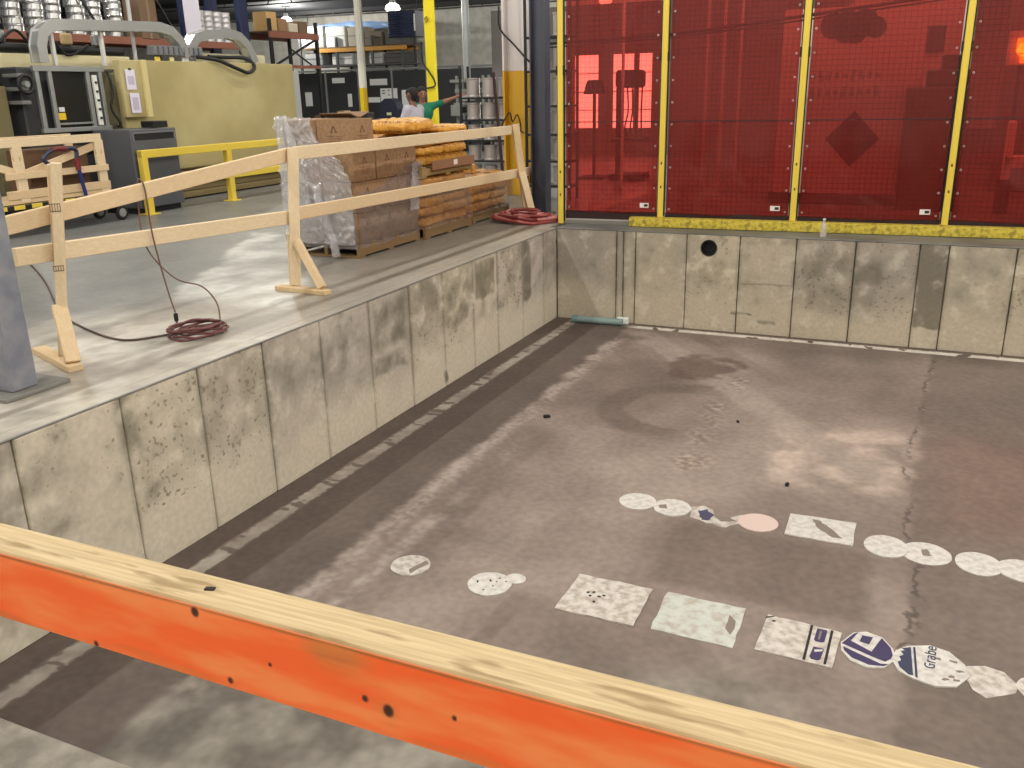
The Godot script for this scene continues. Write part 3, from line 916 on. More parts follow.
# ---------------------------------------------------------------- near guard rail with the orange face
func build_near_rail() -> void:
	var o := thing("guard_rail", "near timber guard rail with a bright orange sprayed face", "guard rail", Vector3(3.9, 0, 9.368))
	var g := noise(101, 0.02, 4)
	var fine := noise(102, 0.05, 3)
	var top := paint(1024, 64, func(x: int, y: int):
		var a := fine.get_noise_2d(x * 0.35, y * 3.0)
		var b := g.get_noise_2d(x, y * 1.5)
		var c := c8(172, 150, 112).lerp(c8(192, 171, 132), clampf(0.5 + a, 0, 1))
		c = c.lerp(c8(120, 96, 62), clampf((b - 0.22) * 2.2, 0, 0.6))
		return c.lerp(c8(150, 122, 82), smoothstep(54, 64, y) * clampf(0.5 + b, 0, 0.8)))
	var wt := StandardMaterial3D.new()
	wt.albedo_texture = top
	wt.roughness = 0.8
	var st := mb()
	box(st, Vector3(0, 1.0255, 0), Vector3(3.6, 0.091, 0.055), 0.004)
	put(uvmap(fin(st), func(v): return Vector2((v.x + 1.8) / 3.6, (v.z + 0.0275) / 0.055)), "rail_board", wt, o)
	# sprayed paint on the face towards the viewer; knots and bare patches where they show
	var knots := [[3.305, 0.93, 0.006], [3.53, 0.35, 0.007], [3.6, 0.5, 0.003], [3.15, 0.05, 0.004], [3.395, 0.5, 0.0025], [3.505, 0.42, 0.004], [3.34, 0.12, 0.004]]
	var face_tex := paint(2048, 64, func(px: int, py: int):
		var x: float = 2.1 + 3.6 * px / 2048.0
		var y: float = 1.0 - py / 64.0
		var a := g.get_noise_2d(px * 0.35, py * 1.2)
		var b := fine.get_noise_2d(px * 0.2, py * 2.0)
		var c := c8(252, 104, 42).lerp(c8(252, 140, 78), clampf(0.45 + a * 1.4, 0, 1))
		var bare := clampf(0.9 - smoothstep(0.0, 0.22, y + 0.25 * a + 0.1), 0, 1) * 0.5 + bump(x + 0.02 * a, 3.44, 3.5, 0.02) * smoothstep(0.5, 0.9, y) * 0.75
		bare = maxf(bare, (1.0 - smoothstep(0.0, 0.16, Vector2(x - 3.53, (y - 0.3) * 0.09).length() * 8.0 + 0.15 * a)) * 0.6)
		c = c.lerp(c8(214, 134, 66).lerp(c8(190, 112, 56), clampf(b + 0.4, 0, 1)), bare)
		for k in knots:
			var d := Vector2(x - k[0], (y - k[1]) * 0.091 * 0.8).length()
			c = c.lerp(c8(72, 34, 18), 1.0 - smoothstep(k[2] * 0.5, k[2], d))
		return c.lerp(c8(150, 96, 52), smoothstep(0.955, 0.99, y + 0.02 * b) * 0.7))
	var fm := StandardMaterial3D.new()
	fm.albedo_texture = face_tex
	fm.roughness = 0.6
	st = mb()
	box(st, Vector3(0, 1.0255, 0.0278), Vector3(3.6, 0.089, 0.0022), 0.001)
	var f := put(uvmap(fin(st), func(v): return Vector2((v.x + 1.8) / 3.6, 1.0 - (v.y - 0.981) / 0.089)), "painted_face", fm, o)
	f.set_meta("label", "bright orange sprayed face")
	st = mb()
	box(st, Vector3(-0.6, 1.0718, -0.001), Vector3(0.011, 0.002, 0.006), 0.0005, Basis(Vector3.UP, 0.3))
	put(fin(st), "top_knot", mat(0.13, 0.08, 0.05, 0.8), o)
	for k in 2:
		var x := [-1.72, 1.72][k] as float
		board("post", o, Vector3(x, 0.04, -0.048), Vector3(x, 1.06, -0.048), 0.089, 0.038, mats.wood0, Vector3.RIGHT)
		board("foot", o, Vector3(x, 0.02, -0.45), Vector3(x, 0.02, 0.35), 0.038, 0.089, mats.wood1)
	board("lower_rail", o, Vector3(-1.8, 0.52, 0.0), Vector3(1.8, 0.52, 0.0), 0.089, 0.038, mats.wood1)


# ---------------------------------------------------------------- left guard fence
func build_fence() -> void:
	var stamp := mat(0.33, 0.22, 0.14, 0.8)
	# near post
	var o := thing("fence_post", "near doubled timber fence post with a braced foot, beside the steel column", "fence post", Vector3(-0.86, 0, 6.2))
	var lean := Vector3(0.03, 1.21, -0.10) - Vector3(-0.05, 0.04, 0.0)
	for k in 2:
		var off := Vector3(0.024, 0, 0.026) if k else Vector3(-0.024, 0, -0.026)
		var tilt := Vector3(0.012, 0, -0.012) if k else Vector3(-0.008, 0, 0.01)
		board("post_board", o, Vector3(-0.05, 0.04, 0) + off, Vector3(-0.05, 0.04, 0) + lean * (1.0 if k else 0.99) + off + tilt, 0.058, 0.085, [mats.wood0, mats.wood2][k], Vector3(0.7, 0, -0.7))
	board("foot_board", o, Vector3(-0.36, 0.02, -0.06), Vector3(0.24, 0.02, 0.17), 0.04, 0.09, mats.wood1)
	board("brace", o, Vector3(0.005, 0.36, 0.02), Vector3(0.19, 0.045, 0.14), 0.089, 0.038, mats.wood0, Vector3(-0.4, 0, 0.9))
	var b2 := along(Vector3(-0.02, 0.0, 0.0), Vector3(-0.02, 0, 0) + lean, Vector3(0.7, 0, -0.7))
	for k in 2:
		var y: float = [0.78, 0.47][k]
		var st := mb()
		for j in 5:
			box(st, Vector3(-0.028 + 0.014 * j, 0, 0), Vector3(0.003, 0.045 if k == 0 else 0.03, 0.001))
		box(st, Vector3(0, 0.022 - 0.007 * k, 0), Vector3(0.06, 0.004, 0.001))
		box(st, Vector3(0, -0.022 + 0.007 * k, 0), Vector3(0.06, 0.004, 0.001))
		put(fin(st), "grade_stamp", stamp, o, at(Vector3(-0.05, 0.04, 0) + lean * y + Vector3(0.057, 0, 0.055), Basis(Vector3.UP, 0.78) * Basis(Vector3.RIGHT, -0.06)))
	# middle post
	o = thing("fence_post", "middle timber fence post with a braced foot, in front of the wrapped pallet", "fence post", Vector3(-0.8, 0, 3.98))
	board("post_board", o, Vector3(0.0, 0.04, 0), Vector3(-0.02, 1.155, -0.16), 0.089, 0.05, mats.wood2, Vector3(0.75, 0, -0.66))
	board("side_board", o, Vector3(-0.03, 0.04, -0.03), Vector3(-0.035, 0.46, -0.07), 0.089, 0.038, mats.wood1, Vector3(0.75, 0, -0.66))
	board("foot_board", o, Vector3(-0.16, 0.02, 0.03), Vector3(0.38, 0.02, 0.075), 0.04, 0.089, mats.wood1)
	board("brace", o, Vector3(0.045, 0.42, -0.01), Vector3(0.31, 0.05, 0.05), 0.06, 0.06, mats.wood0, Vector3(0.3, 0, 1))
	# far post, pieced from two boards
	o = thing("fence_post", "far leaning timber fence post pieced from two boards, by the yellow column", "fence post", Vector3(-0.66, 0, -0.66))
	board("post_board", o, Vector3(0.0, 0.04, 0), Vector3(-0.16, 1.165, -0.02), 0.089, 0.045, mats.wood1, Vector3(0.7, 0, -0.7))
	board("lower_board", o, Vector3(0.08, 0.04, 0.02), Vector3(-0.05, 0.58, 0.04), 0.089, 0.038, mats.wood2, Vector3(0.7, 0, -0.7))
	board("foot_board", o, Vector3(-0.35, 0.02, -0.03), Vector3(0.25, 0.02, 0.03), 0.04, 0.089, mats.wood0)
	var rb := thing("red_ribbon", "scrap of red plastic ribbon tied to the far end of the lower fence rail", "ribbon", Vector3(-0.775, 0.50, -1.09))
	put(sheet_mesh(5, 8, func(u: float, v: float): return Vector3(0.02 * sin(v * 5.0 + u), 0.1 - 0.2 * v, 0.10 * (u - 0.5) + 0.02 * sin(v * 7.0)), 0.004), "ribbon_strip", mat(0.72, 0.16, 0.16, 0.5), rb)
	# rails
	var rails := [
		["upper timber rail between the near and middle fence posts, a cord hung over it", Vector3(-0.905, 0.875, 6.45), Vector3(-0.885, 1.10, 3.80), 0],
		["lower timber rail between the near and middle fence posts", Vector3(-0.905, 0.688, 6.42), Vector3(-0.87, 0.597, 3.90), 2],
		["upper timber rail between the middle and far fence posts", Vector3(-0.875, 1.105, 3.74), Vector3(-0.87, 1.095, -0.74), 2],
		["lower timber rail between the middle and far fence posts", Vector3(-0.865, 0.615, 3.83), Vector3(-0.80, 0.555, -1.10), 0],
	]
	for r in rails:
		var st := mb()
		var len: float = r[1].distance_to(r[2])
		box(st, Vector3.ZERO, Vector3(len, 0.108, 0.04), 0.004)
		tag(put(fin(st), "fence_rail", mats["wood%d" % r[3]], null, along(r[1], r[2], Vector3.UP)), r[0], "fence rail")


# ---------------------------------------------------------------- things on the left deck
func build_deck_things() -> void:
	# steel column at the left edge
	var o := thing("steel_column", "grey-blue steel column on a base plate at the left edge of the photo", "column", Vector3(-0.655, 0, 6.77))
	var paintm := textured(ntex(110, 0.012, [c8(112, 114, 126), c8(122, 124, 134), c8(128, 129, 137), c8(138, 138, 143)]), 0.5, 0.8)
	bar("shaft", o, Vector3(0, 4.0, 0), Vector3(0.23, 7.96, 0.17), paintm, 0.012)
	bar("base_plate", o, Vector3(0.0, 0.012, -0.03), Vector3(0.36, 0.024, 0.42), mat(0.5, 0.49, 0.47, 0.6, 0.3))
	# extension cord: coil on the deck, a loop over the rail, a run to the left
	o = thing("extension_cord", "dark red extension cord coiled on the deck, plug end over the fence rail", "cord", Vector3(-0.56, 0, 5.40))
	var cordm := mat(0.42, 0.30, 0.26, 0.5)
	var pts := []
	for i in 150:
		var a := TAU * i / 24.0
		var r := 0.16 + 0.03 * sin(i * 0.31) + 0.012 * sin(i * 1.7)
		pts.append(Vector3(cos(a) * r * 0.9, 0.010 + 0.011 * floorf(i / 24.0) + 0.004 * sin(i * 0.9), sin(a) * r * 1.15))
	var st := mb()
	tube(st, pts, 0.0085, 6)
	put(fin(st), "coil", mat(0.42, 0.25, 0.24, 0.5), o)
	st = mb()
	tube(st, smooth_line([Vector3(0.02, 0.03, -0.15), Vector3(-0.12, 0.012, 0.02), Vector3(-0.18, 0.01, 0.18), Vector3(-0.37, 0.008, 0.34), Vector3(-0.9, 0.008, 0.18), Vector3(-1.49, 0.008, -0.12), Vector3(-2.6, 0.008, -0.9), Vector3(-3.61, 0.008, -1.54), Vector3(-5.1, 0.008, -2.4)], 8), 0.008, 6)
	put(fin(st), "cord_run", mat(0.30, 0.22, 0.20, 0.5), o)
	st = mb()
	tube(st, smooth_line([Vector3(0.1, 0.05, -0.12), Vector3(-0.02, 0.16, -0.24), Vector3(-0.12, 0.28, -0.22), Vector3(-0.25, 0.36, -0.10), Vector3(-0.37, 0.60, 0.0), Vector3(-0.375, 0.96, 0.0), Vector3(-0.355, 1.035, 0.0), Vector3(-0.325, 1.04, 0.0), Vector3(-0.30, 0.97, 0.0), Vector3(-0.29, 0.66, 0.0), Vector3(-0.26, 0.3, -0.03), Vector3(-0.235, 0.12, -0.05)], 8), 0.0055, 6)
	put(fin(st), "hung_end", cordm, o)
	st = mb()
	box(st, Vector3(-0.235, 0.085, -0.05), Vector3(0.028, 0.06, 0.028), 0.007)
	for s in [-1, 1]:
		box(st, Vector3(-0.235 + 0.006 * s, 0.047, -0.05), Vector3(0.003, 0.02, 0.008))
	put(fin(st), "plug", mats.black, o)
	# red hose bundle by the corner
	o = thing("hose_bundle", "tangled bundle of clear red hose lying on the deck at the pit corner", "hose", Vector3(-0.55, 0, -0.33))
	var reds := [mat(0.58, 0.26, 0.25, 0.3), mat(0.68, 0.42, 0.40, 0.25), mat(0.48, 0.19, 0.18, 0.3)]
	for k in 6:
		pts = []
		var ph := rng.randf() * TAU
		for i in 20:
			var a := TAU * i / 20.0
			pts.append(Vector3(cos(a) * (0.40 - 0.045 * k) + 0.06 * sin(3 * a + ph), 0.035 + 0.017 * k + 0.018 * sin(2 * a + ph), sin(a) * (0.24 - 0.015 * k) + 0.03 * cos(2 * a + ph)))
		st = mb()
		tube(st, smooth_line(pts, 2, true), 0.022, 7, true)
		put(fin(st), "hose_turn", reds[k % 3], o)
	# dark steel column and the big building column
	o = thing("steel_column", "slim dark slate steel column at the far corner of the pit", "column", Vector3(-0.65, 0, -1.1))
	st = mb()
	var ds := mat(0.26, 0.27, 0.32, 0.5)
	for s in [-1, 1]:
		box(st, Vector3(0.095 * s, 4.0, 0), Vector3(0.02, 7.98, 0.18), 0.003)
	box(st, Vector3(0, 4.0, 0), Vector3(0.18, 7.98, 0.02), 0.003)
	put(fin(st), "shaft", ds, o)
	bar("base_plate", o, Vector3(0, 0.01, 0), Vector3(0.3, 0.02, 0.28), ds)
	o = thing("building_column", "thick building column, white above and yellow below, behind the goods pallets", "column", Vector3(-1.86, 0, -3.15))
	for k in 2:
		st = mb()
		var y0 := 0.0 if k else 1.85
		var y1 := 1.85 if k else 7.98
		for s in [-1, 1]:
			box(st, Vector3(0.165 * s, (y0 + y1) / 2, 0), Vector3(0.03, y1 - y0, 0.34), 0.004)
		box(st, Vector3(0, (y0 + y1) / 2, 0.03), Vector3(0.30, y1 - y0, 0.024), 0.003)
		put(fin(st), ["upper_shaft", "lower_shaft"][k], [mat(0.80, 0.77, 0.76, 0.6), mat(0.78, 0.60, 0.10, 0.5)][k], o)
	st = mb()
	tube(st, smooth_line([Vector3(-0.2, 2.75, 0.2), Vector3(-0.19, 2.45, 0.2), Vector3(0.05, 2.2, 0.2), Vector3(0.2, 2.05, 0.22), Vector3(0.3, 1.95, 0.2)], 8), 0.014, 6)
	put(fin(st), "black_cable", mats.black, o)
	st = mb()
	tube(st, smooth_line([Vector3(-0.2, 1.05, 0.22), Vector3(-0.05, 1.25, 0.24), Vector3(0.0, 1.12, 0.23), Vector3(0.08, 1.22, 0.22), Vector3(0.12, 1.0, 0.2), Vector3(-0.02, 1.08, 0.22), Vector3(0.17, 0.95, 0.2)], 8), 0.010, 6)
	put(fin(st), "looped_wire", mats.black, o)


# ---------------------------------------------------------------- goods on pallets
func pallet(called: String, label: String, pos: Vector3, size: Vector3, m: Material) -> Node3D:
	var o := thing(called, label, "pallet", pos)
	var n := 6
	for k in n:
		var z := -size.z / 2 + 0.05 + (size.z - 0.1) * k / (n - 1)
		bar("deck_board", o, Vector3(0, size.y - 0.010, z), Vector3(size.x, 0.019, 0.095), m, 0.002)
	for k in 3:
		bar("stringer", o, Vector3((k - 1) * (size.x / 2 - 0.02), size.y / 2, 0), Vector3(0.04, size.y - 0.042, size.z), m, 0.002)
	for k in 3:
		bar("bottom_board", o, Vector3(0, 0.010, (k - 1) * (size.z / 2 - 0.05)), Vector3(size.x, 0.019, 0.095), m, 0.002)
	return o


func bag_mesh(sd: int, s: Vector3) -> ArrayMesh:
	var n := noise(sd, 1.0, 3)
	n.frequency = 10.0
	var f := func(u: float, v: float) -> Vector3:  # squashed rounded pillow with puckers
		var th := u * TAU
		var ph := (v - 0.5) * PI
		var cx := signf(cos(th)) * pow(absf(cos(th)), 0.4) * pow(cos(ph), 0.33)
		var cz := signf(sin(th)) * pow(absf(sin(th)), 0.4) * pow(cos(ph), 0.33)
		var cy := signf(sin(ph)) * pow(absf(sin(ph)), 0.5)
		var edge := maxf(absf(cx), absf(cz))
		cy *= 1.0 - 0.3 * pow(edge, 8.0)
		var p := Vector3(cx * s.x / 2, cy * s.y / 2, cz * s.z / 2)
		return p + Vector3(n.get_noise_3d(p.x, p.y * 2, p.z), n.get_noise_3d(p.x + 5, p.y, p.z), n.get_noise_3d(p.x, p.y + 9, p.z)) * Vector3(0.018, 0.026, 0.018)
	var st := mb()
	var U := 40
	var V := 14
	for i in U:
		for j in V:
			var a: Vector3 = f.call(float(i) / U, float(j) / V)
			var b: Vector3 = f.call(float(i + 1) / U, float(j) / V)
			var c: Vector3 = f.call(float(i + 1) / U, float(j + 1) / V)
			var d: Vector3 = f.call(float(i) / U, float(j + 1) / V)
			if j > 0:
				tri(st, a, c, b, 0)
			if j < V - 1:
				tri(st, a, d, c, 0)
			if j == 0:
				pass
	return fin(st)


func build_pallets() -> void:
	var pw := mat(0.48, 0.38, 0.25, 0.85)
	var pw2 := mat(0.58, 0.47, 0.30, 0.85)
	pallet("pallet", "low timber pallet under the shrink-wrapped brown cartons", Vector3(-1.52, 0, 1.93), Vector3(0.82, 0.14, 1.2), pw)
	pallet("pallet", "timber pallet on the floor under the stacked yellow bags", Vector3(-1.55, 0, 0.73), Vector3(1.0, 0.14, 1.14), pw)
	pallet("pallet", "timber pallet carried on top of the lower yellow bags", Vector3(-1.52, 0.675, 0.77), Vector3(1.0, 0.12, 1.2), pw2)
	pallet("pallet", "timber pallet under the farthest stack of bags, next to the yellow column", Vector3(-1.6, 0, -0.51), Vector3(1.0, 0.14, 1.1), pw)
	# cartons
	var n := noise(120, 0.03, 3)
	var print_c := c8(84, 58, 36)
	var ct := paint(256, 192, func(x: int, y: int):
		var c := c8(138, 106, 76).lerp(c8(152, 119, 88), clampf(0.5 + n.get_noise_2d(x, y) * 1.2, 0, 1))
		var q := Vector2(absf(x - 128.0), y - 40.0)
		if q.y > 0 and q.y < 40 and absf(q.x - q.y * 0.5) < 4.5:
			c = print_c
		if q.y > 36 and q.y < 42 and q.x < 26 and q.x > 8:
			c = print_c
		for r in 4:
			if absf(y - (104.0 + 14 * r)) < 2.2 and absf(x - 128.0) < 62.0 - 9 * r and n.get_noise_2d(x * 5.0, r * 90.0) > -0.12:
				c = c.lerp(print_c, 0.75)
		if absf(y - 176.0) < 1.5 or absf(y - 96.0) < 0.8:
			c = c.darkened(0.15)
		return c)
	var cm := StandardMaterial3D.new()
	cm.albedo_texture = ct
	cm.roughness = 0.85
	var cs := Vector3(0.398, 0.296, 0.395)
	var st := mb()
	box(st, Vector3(0, cs.y / 2, 0), cs, 0.006)
	var carton_mesh := uvmap(fin(st), func(v): return Vector2(clampf((v.x if absf(v.z) > cs.z / 2 - 0.001 else -v.z) / 0.398 + 0.5, 0, 1), 1.0 - clampf(v.y / cs.y, 0, 1)) if absf(v.y - cs.y / 2) < cs.y / 2 - 0.001 else Vector2(0.1, 0.1))
	var proto := thing("carton", "", "carton", Vector3.ZERO, 0.0, "brown cartons on the nearest pallet")
	put(carton_mesh, "carton_body", cm, proto)
	bar("packing_tape", proto, Vector3(0, cs.y + 0.0005, 0), Vector3(cs.x - 0.01, 0.001, 0.05), mat(0.62, 0.48, 0.30, 0.3), 0.0)
	var first := true
	for layer in 4:
		for row in 3:
			for col in 2:
				if layer == 3 and row > 0:
					continue
				var c: Node3D = proto
				if not first:
					c = proto.duplicate()
					c.name = numbered("carton")
					add_child(c)
				first = false
				c.position = Vector3(-1.725 + 0.405 * col + rng.randf_range(-0.006, 0.006), 0.142 + 0.3 * layer, 2.315 - 0.4 * row + rng.randf_range(-0.006, 0.006))
				c.rotation.y = rng.randf_range(-0.015, 0.015)
				c.set_meta("label", "brown carton, %s layer, %s row back, %s side of the nearest pallet" % [["bottom", "second", "third", "top"][layer], ["first", "second", "third"][row], ["left", "right"][col]])
	var opened := thing("loose_flap", "raised cardboard flap on the open top carton of the nearest pallet", "cardboard", Vector3(-1.32, 1.34, 2.24))
	put(boxmesh(Vector3(0.36, 0.006, 0.16), 0.001), "flap", mat(0.50, 0.38, 0.27, 0.85), opened, at(Vector3(0, 0.035, -0.02), Basis(Vector3.RIGHT, 0.28)))
	put(boxmesh(Vector3(0.36, 0.006, 0.14), 0.001), "flap", mat(0.46, 0.35, 0.25, 0.85), opened, at(Vector3(0, 0.03, 0.17), Basis(Vector3.RIGHT, -0.3)))
	# shrink wrap: a crumpled sheet hung over the near face and a tight skin round the foot of the load
	var film := StandardMaterial3D.new()
	film.albedo_color = Color(0.86, 0.86, 0.88, 0.2)
	film.transparency = BaseMaterial3D.TRANSPARENCY_ALPHA
	film.roughness = 0.12
	film.metallic_specular = 0.7
	var skin: StandardMaterial3D = film.duplicate()
	skin.albedo_color = Color(0.66, 0.62, 0.62, 0.16)
	skin.roughness = 0.1
	var o := thing("shrink_wrap", "torn clear shrink wrap hanging crumpled over the nearest pallet of cartons", "plastic wrap", Vector3(-1.535, 0.0, 2.53))
	var cr := noise(131, 5.0, 4)
	put(sheet_mesh(48, 64, func(u: float, v: float):
		var y := 1.36 - 1.22 * v
		var right := lerpf(0.02, 0.43, smoothstep(0.05, 0.5, v + 0.06 * cr.get_noise_1d(v * 3)))
		var x := lerpf(-0.43, right - 0.02, u)
		return Vector3(x, y + 0.015 * cr.get_noise_2d(x * 2, y), 0.035 + 0.06 * (1.0 - 0.6 * v) * absf(cr.get_noise_2d(x * 1.4, y * 1.0)) + 0.03 * cr.get_noise_2d(x * 4, y * 3) + 0.022 * absf(cr.get_noise_2d(x * 9 + y * 2, y * 7 - x))), 0.002), "near_sheet", film, o)
	put(sheet_mesh(14, 34, func(u: float, v: float):
		var y := 1.38 - 0.95 * v
		var x := -0.30 + 0.22 * (u - 0.5) * (0.5 + v) + 0.10 * v
		return Vector3(x, y, 0.085 + 0.05 * sin(u * 9.0 + v * 4.0) + 0.03 * cr.get_noise_2d(x * 5, y * 4)), 0.002), "gathered_fold", film, o)
	put(sheet_mesh(8, 26, func(u: float, v: float):
		var y := 0.72 - 0.70 * v
		var x := 0.03 + 0.09 * (u - 0.5) + 0.16 * v
		return Vector3(x, y, 0.09 + 0.035 * sin(u * 7.0 + v * 5.0) + 0.02 * cr.get_noise_2d(x * 5, y * 4)), 0.002), "loose_tail", film, o)
	put(sheet_mesh(30, 18, func(u: float, v: float):
		var z := -0.02 - 1.18 * u
		var y := lerpf(0.66 - 0.03 * sin(u * 6) + 0.22 * u * u, 0.09, v)
		return Vector3(0.425 + 0.012 * cr.get_noise_2d(z * 2, y * 2) + 0.01 * (1 - v), y, z), 0.002), "tight_skin", skin, o)
	put(sheet_mesh(22, 16, func(u: float, v: float):
		var y := lerpf(0.62, 0.09, v)
		var x := lerpf(-0.42, 0.42, u)
		return Vector3(x, y, 0.012 + 0.010 * cr.get_noise_2d(x * 2, y * 6)), 0.002), "tight_skin", skin, o)
	put(sheet_mesh(12, 16, func(u: float, v: float):
		var z := -1.05 - 0.2 * u + 0.12 * v
		var y := 0.86 - 0.5 * v
		return Vector3(0.46 + 0.05 * absf(cr.get_noise_2d(z * 3, y * 2)), y, z), 0.002), "rear_tuft", film, o)
	# yellow bags
	var bt := noise(140, 0.02, 4)
	var bn := noise(141, 0.035, 2)
	var bag_tex := paint(256, 256, func(x: int, y: int):
		var c := c8(208, 146, 56).lerp(c8(228, 172, 76), clampf(0.5 + bt.get_noise_2d(x, y) * 1.3, 0, 1))
		var band := bump(fmod(float(y), 64.0), 20, 44, 3.0)
		return c.lerp(c8(96, 56, 30), band * smoothstep(-0.12, 0.05, bn.get_noise_2d(x * 2.0, y * 0.8)) * 0.85))
	var bm := textured(bag_tex, 0.5, 2.2)
	var bm2 := textured(bag_tex, 0.42, 1.9, Color(0.88, 0.84, 0.80))
	var kinds := [bag_mesh(1, Vector3(0.50, 0.125, 0.60)), bag_mesh(2, Vector3(0.50, 0.125, 0.60)), bag_mesh(3, Vector3(0.50, 0.125, 0.60))]
	var stacks := [
		{"name": "lower middle stack", "x": -1.55, "z": 0.77, "y": 0.135, "n": 5, "dz": 0.56, "mat": bm2},
		{"name": "upper raised stack", "x": -1.55, "z": 0.73, "y": 0.79, "n": 3, "dz": 0.56, "mat": bm},
		{"name": "far stack", "x": -1.6, "z": -0.51, "y": 0.135, "n": 4, "dz": 0.54, "mat": bm2},
	]
	for s in stacks:
		for layer in s.n:
			for i in 2:
				for j in 2:
					var k: int = (layer * 5 + i * 2 + j) % 3
					var b := put(kinds[k], "bag", s.mat, null, at(Vector3(s.x + (0.25 - 0.5 * i) + rng.randf_range(-0.012, 0.012), s.y + 0.055 + 0.108 * layer, s.z + s.dz * (0.5 - j) + rng.randf_range(-0.012, 0.012)), Basis(Vector3.UP, rng.randf_range(-0.03, 0.03) + PI * ((layer + j) % 2))))
					tag(b, "yellow bag, %s layer of the %s, %s, %s end" % [ORD[layer], s.name, ["pit side", "far side"][i], ["near", "far"][j]], "bag", "yellow bags on pallets")
	var tops := [["crumpled yellow bag lying crosswise on top of the upper stack, nearest the cartons", Vector3(-1.38, 1.225, 1.14), 0.12, Vector3(1.1, 1.15, 1.25)], ["yellow bag flat on top of the upper stack behind the crosswise one", Vector3(-1.75, 1.20, 0.69), 1.5, Vector3(1.0, 1.0, 1.0)], ["yellow bag on the far end on top of the upper stack", Vector3(-1.3, 1.165, 0.40), -0.05, Vector3(0.95, 0.7, 0.95)], ["yellow bag slumped on top of the far stack beside the yellow column", Vector3(-1.55, 0.63, -0.43), 0.5, Vector3(1.0, 1.3, 0.8)]]
	for k in 4:
		tag(put(kinds[k % 3], "bag", bm, null, at(tops[k][1], Basis(Vector3.UP, tops[k][2]).scaled_local(tops[k][3]))), tops[k][0], "bag", "yellow bags on pallets")
	# cardboard edge strip hanging on the raised pallet
	o = thing("cardboard_strip", "long brown cardboard strip with a white label along the raised pallet", "cardboard", Vector3(-0.985, 0.80, 0.69))
	bar("strip", o, Vector3(0, 0.0, 0), Vector3(0.02, 0.10, 1.02), mat(0.52, 0.37, 0.26, 0.85), 0.004)
	bar("label_sticker", o, Vector3(0.011, 0.005, -0.02), Vector3(0.002, 0.055, 0.09), mat(0.85, 0.83, 0.8, 0.6), 0.0)
	# stretch film round the lower and far bags
	var wrap2: StandardMaterial3D = skin.duplicate()
	wrap2.albedo_color = Color(0.75, 0.62, 0.52, 0.1)
	for k in 2:
		var zc: float = [0.77, -0.51][k]
		var xr: float = [-1.025, -1.065][k]
		o = thing("stretch_film", ["thin stretch film round the lower stack of yellow bags", "thin stretch film round the far stack of yellow bags"][k], "plastic wrap", Vector3(xr, 0, zc))
		put(sheet_mesh(26, 16, func(u: float, v: float):
			var z := 0.56 - 1.12 * u
			var y := lerpf([0.66, 0.58][k], 0.12, v)
			return Vector3(0.012 * cr.get_noise_2d(z * 2, y * 3) + 0.016, y, z), 0.002), "side_film", wrap2, o)
		put(sheet_mesh(22, 16, func(u: float, v: float):
			var x := -1.03 + 1.05 * u
			var y := lerpf([0.66, 0.58][k], 0.12, v)
			return Vector3(x, y, 0.585 + 0.01 * cr.get_noise_2d(x * 2, y * 3)), 0.002), "end_film", wrap2, o)


func sheet_mesh(U: int, V: int, f: Callable, thick: float) -> ArrayMesh:  # a thin closed sheet through f(u, v)
	var P := []
	for j in V + 1:
		for i in U + 1:
			P.append(f.call(float(i) / U, float(j) / V))
	var N := []
	for j in V + 1:
		for i in U + 1:
			var du: Vector3 = P[j * (U + 1) + mini(i + 1, U)] - P[j * (U + 1) + maxi(i - 1, 0)]
			var dv: Vector3 = P[mini(j + 1, V) * (U + 1) + i] - P[maxi(j - 1, 0) * (U + 1) + i]
			N.append(dv.cross(du).normalized())
	var st := mb()
	for j in V:
		for i in U:
			var ix := [j * (U + 1) + i, (j + 1) * (U + 1) + i, (j + 1) * (U + 1) + i + 1, j * (U + 1) + i + 1]
			var a := []
			var b := []
			for q in ix:
				a.append(P[q] + N[q] * thick / 2)
				b.append(P[q] - N[q] * thick / 2)
			quad(st, a[0], a[1], a[2], a[3], 1)
			quad(st, b[3], b[2], b[1], b[0], 2)
	return fin(st)


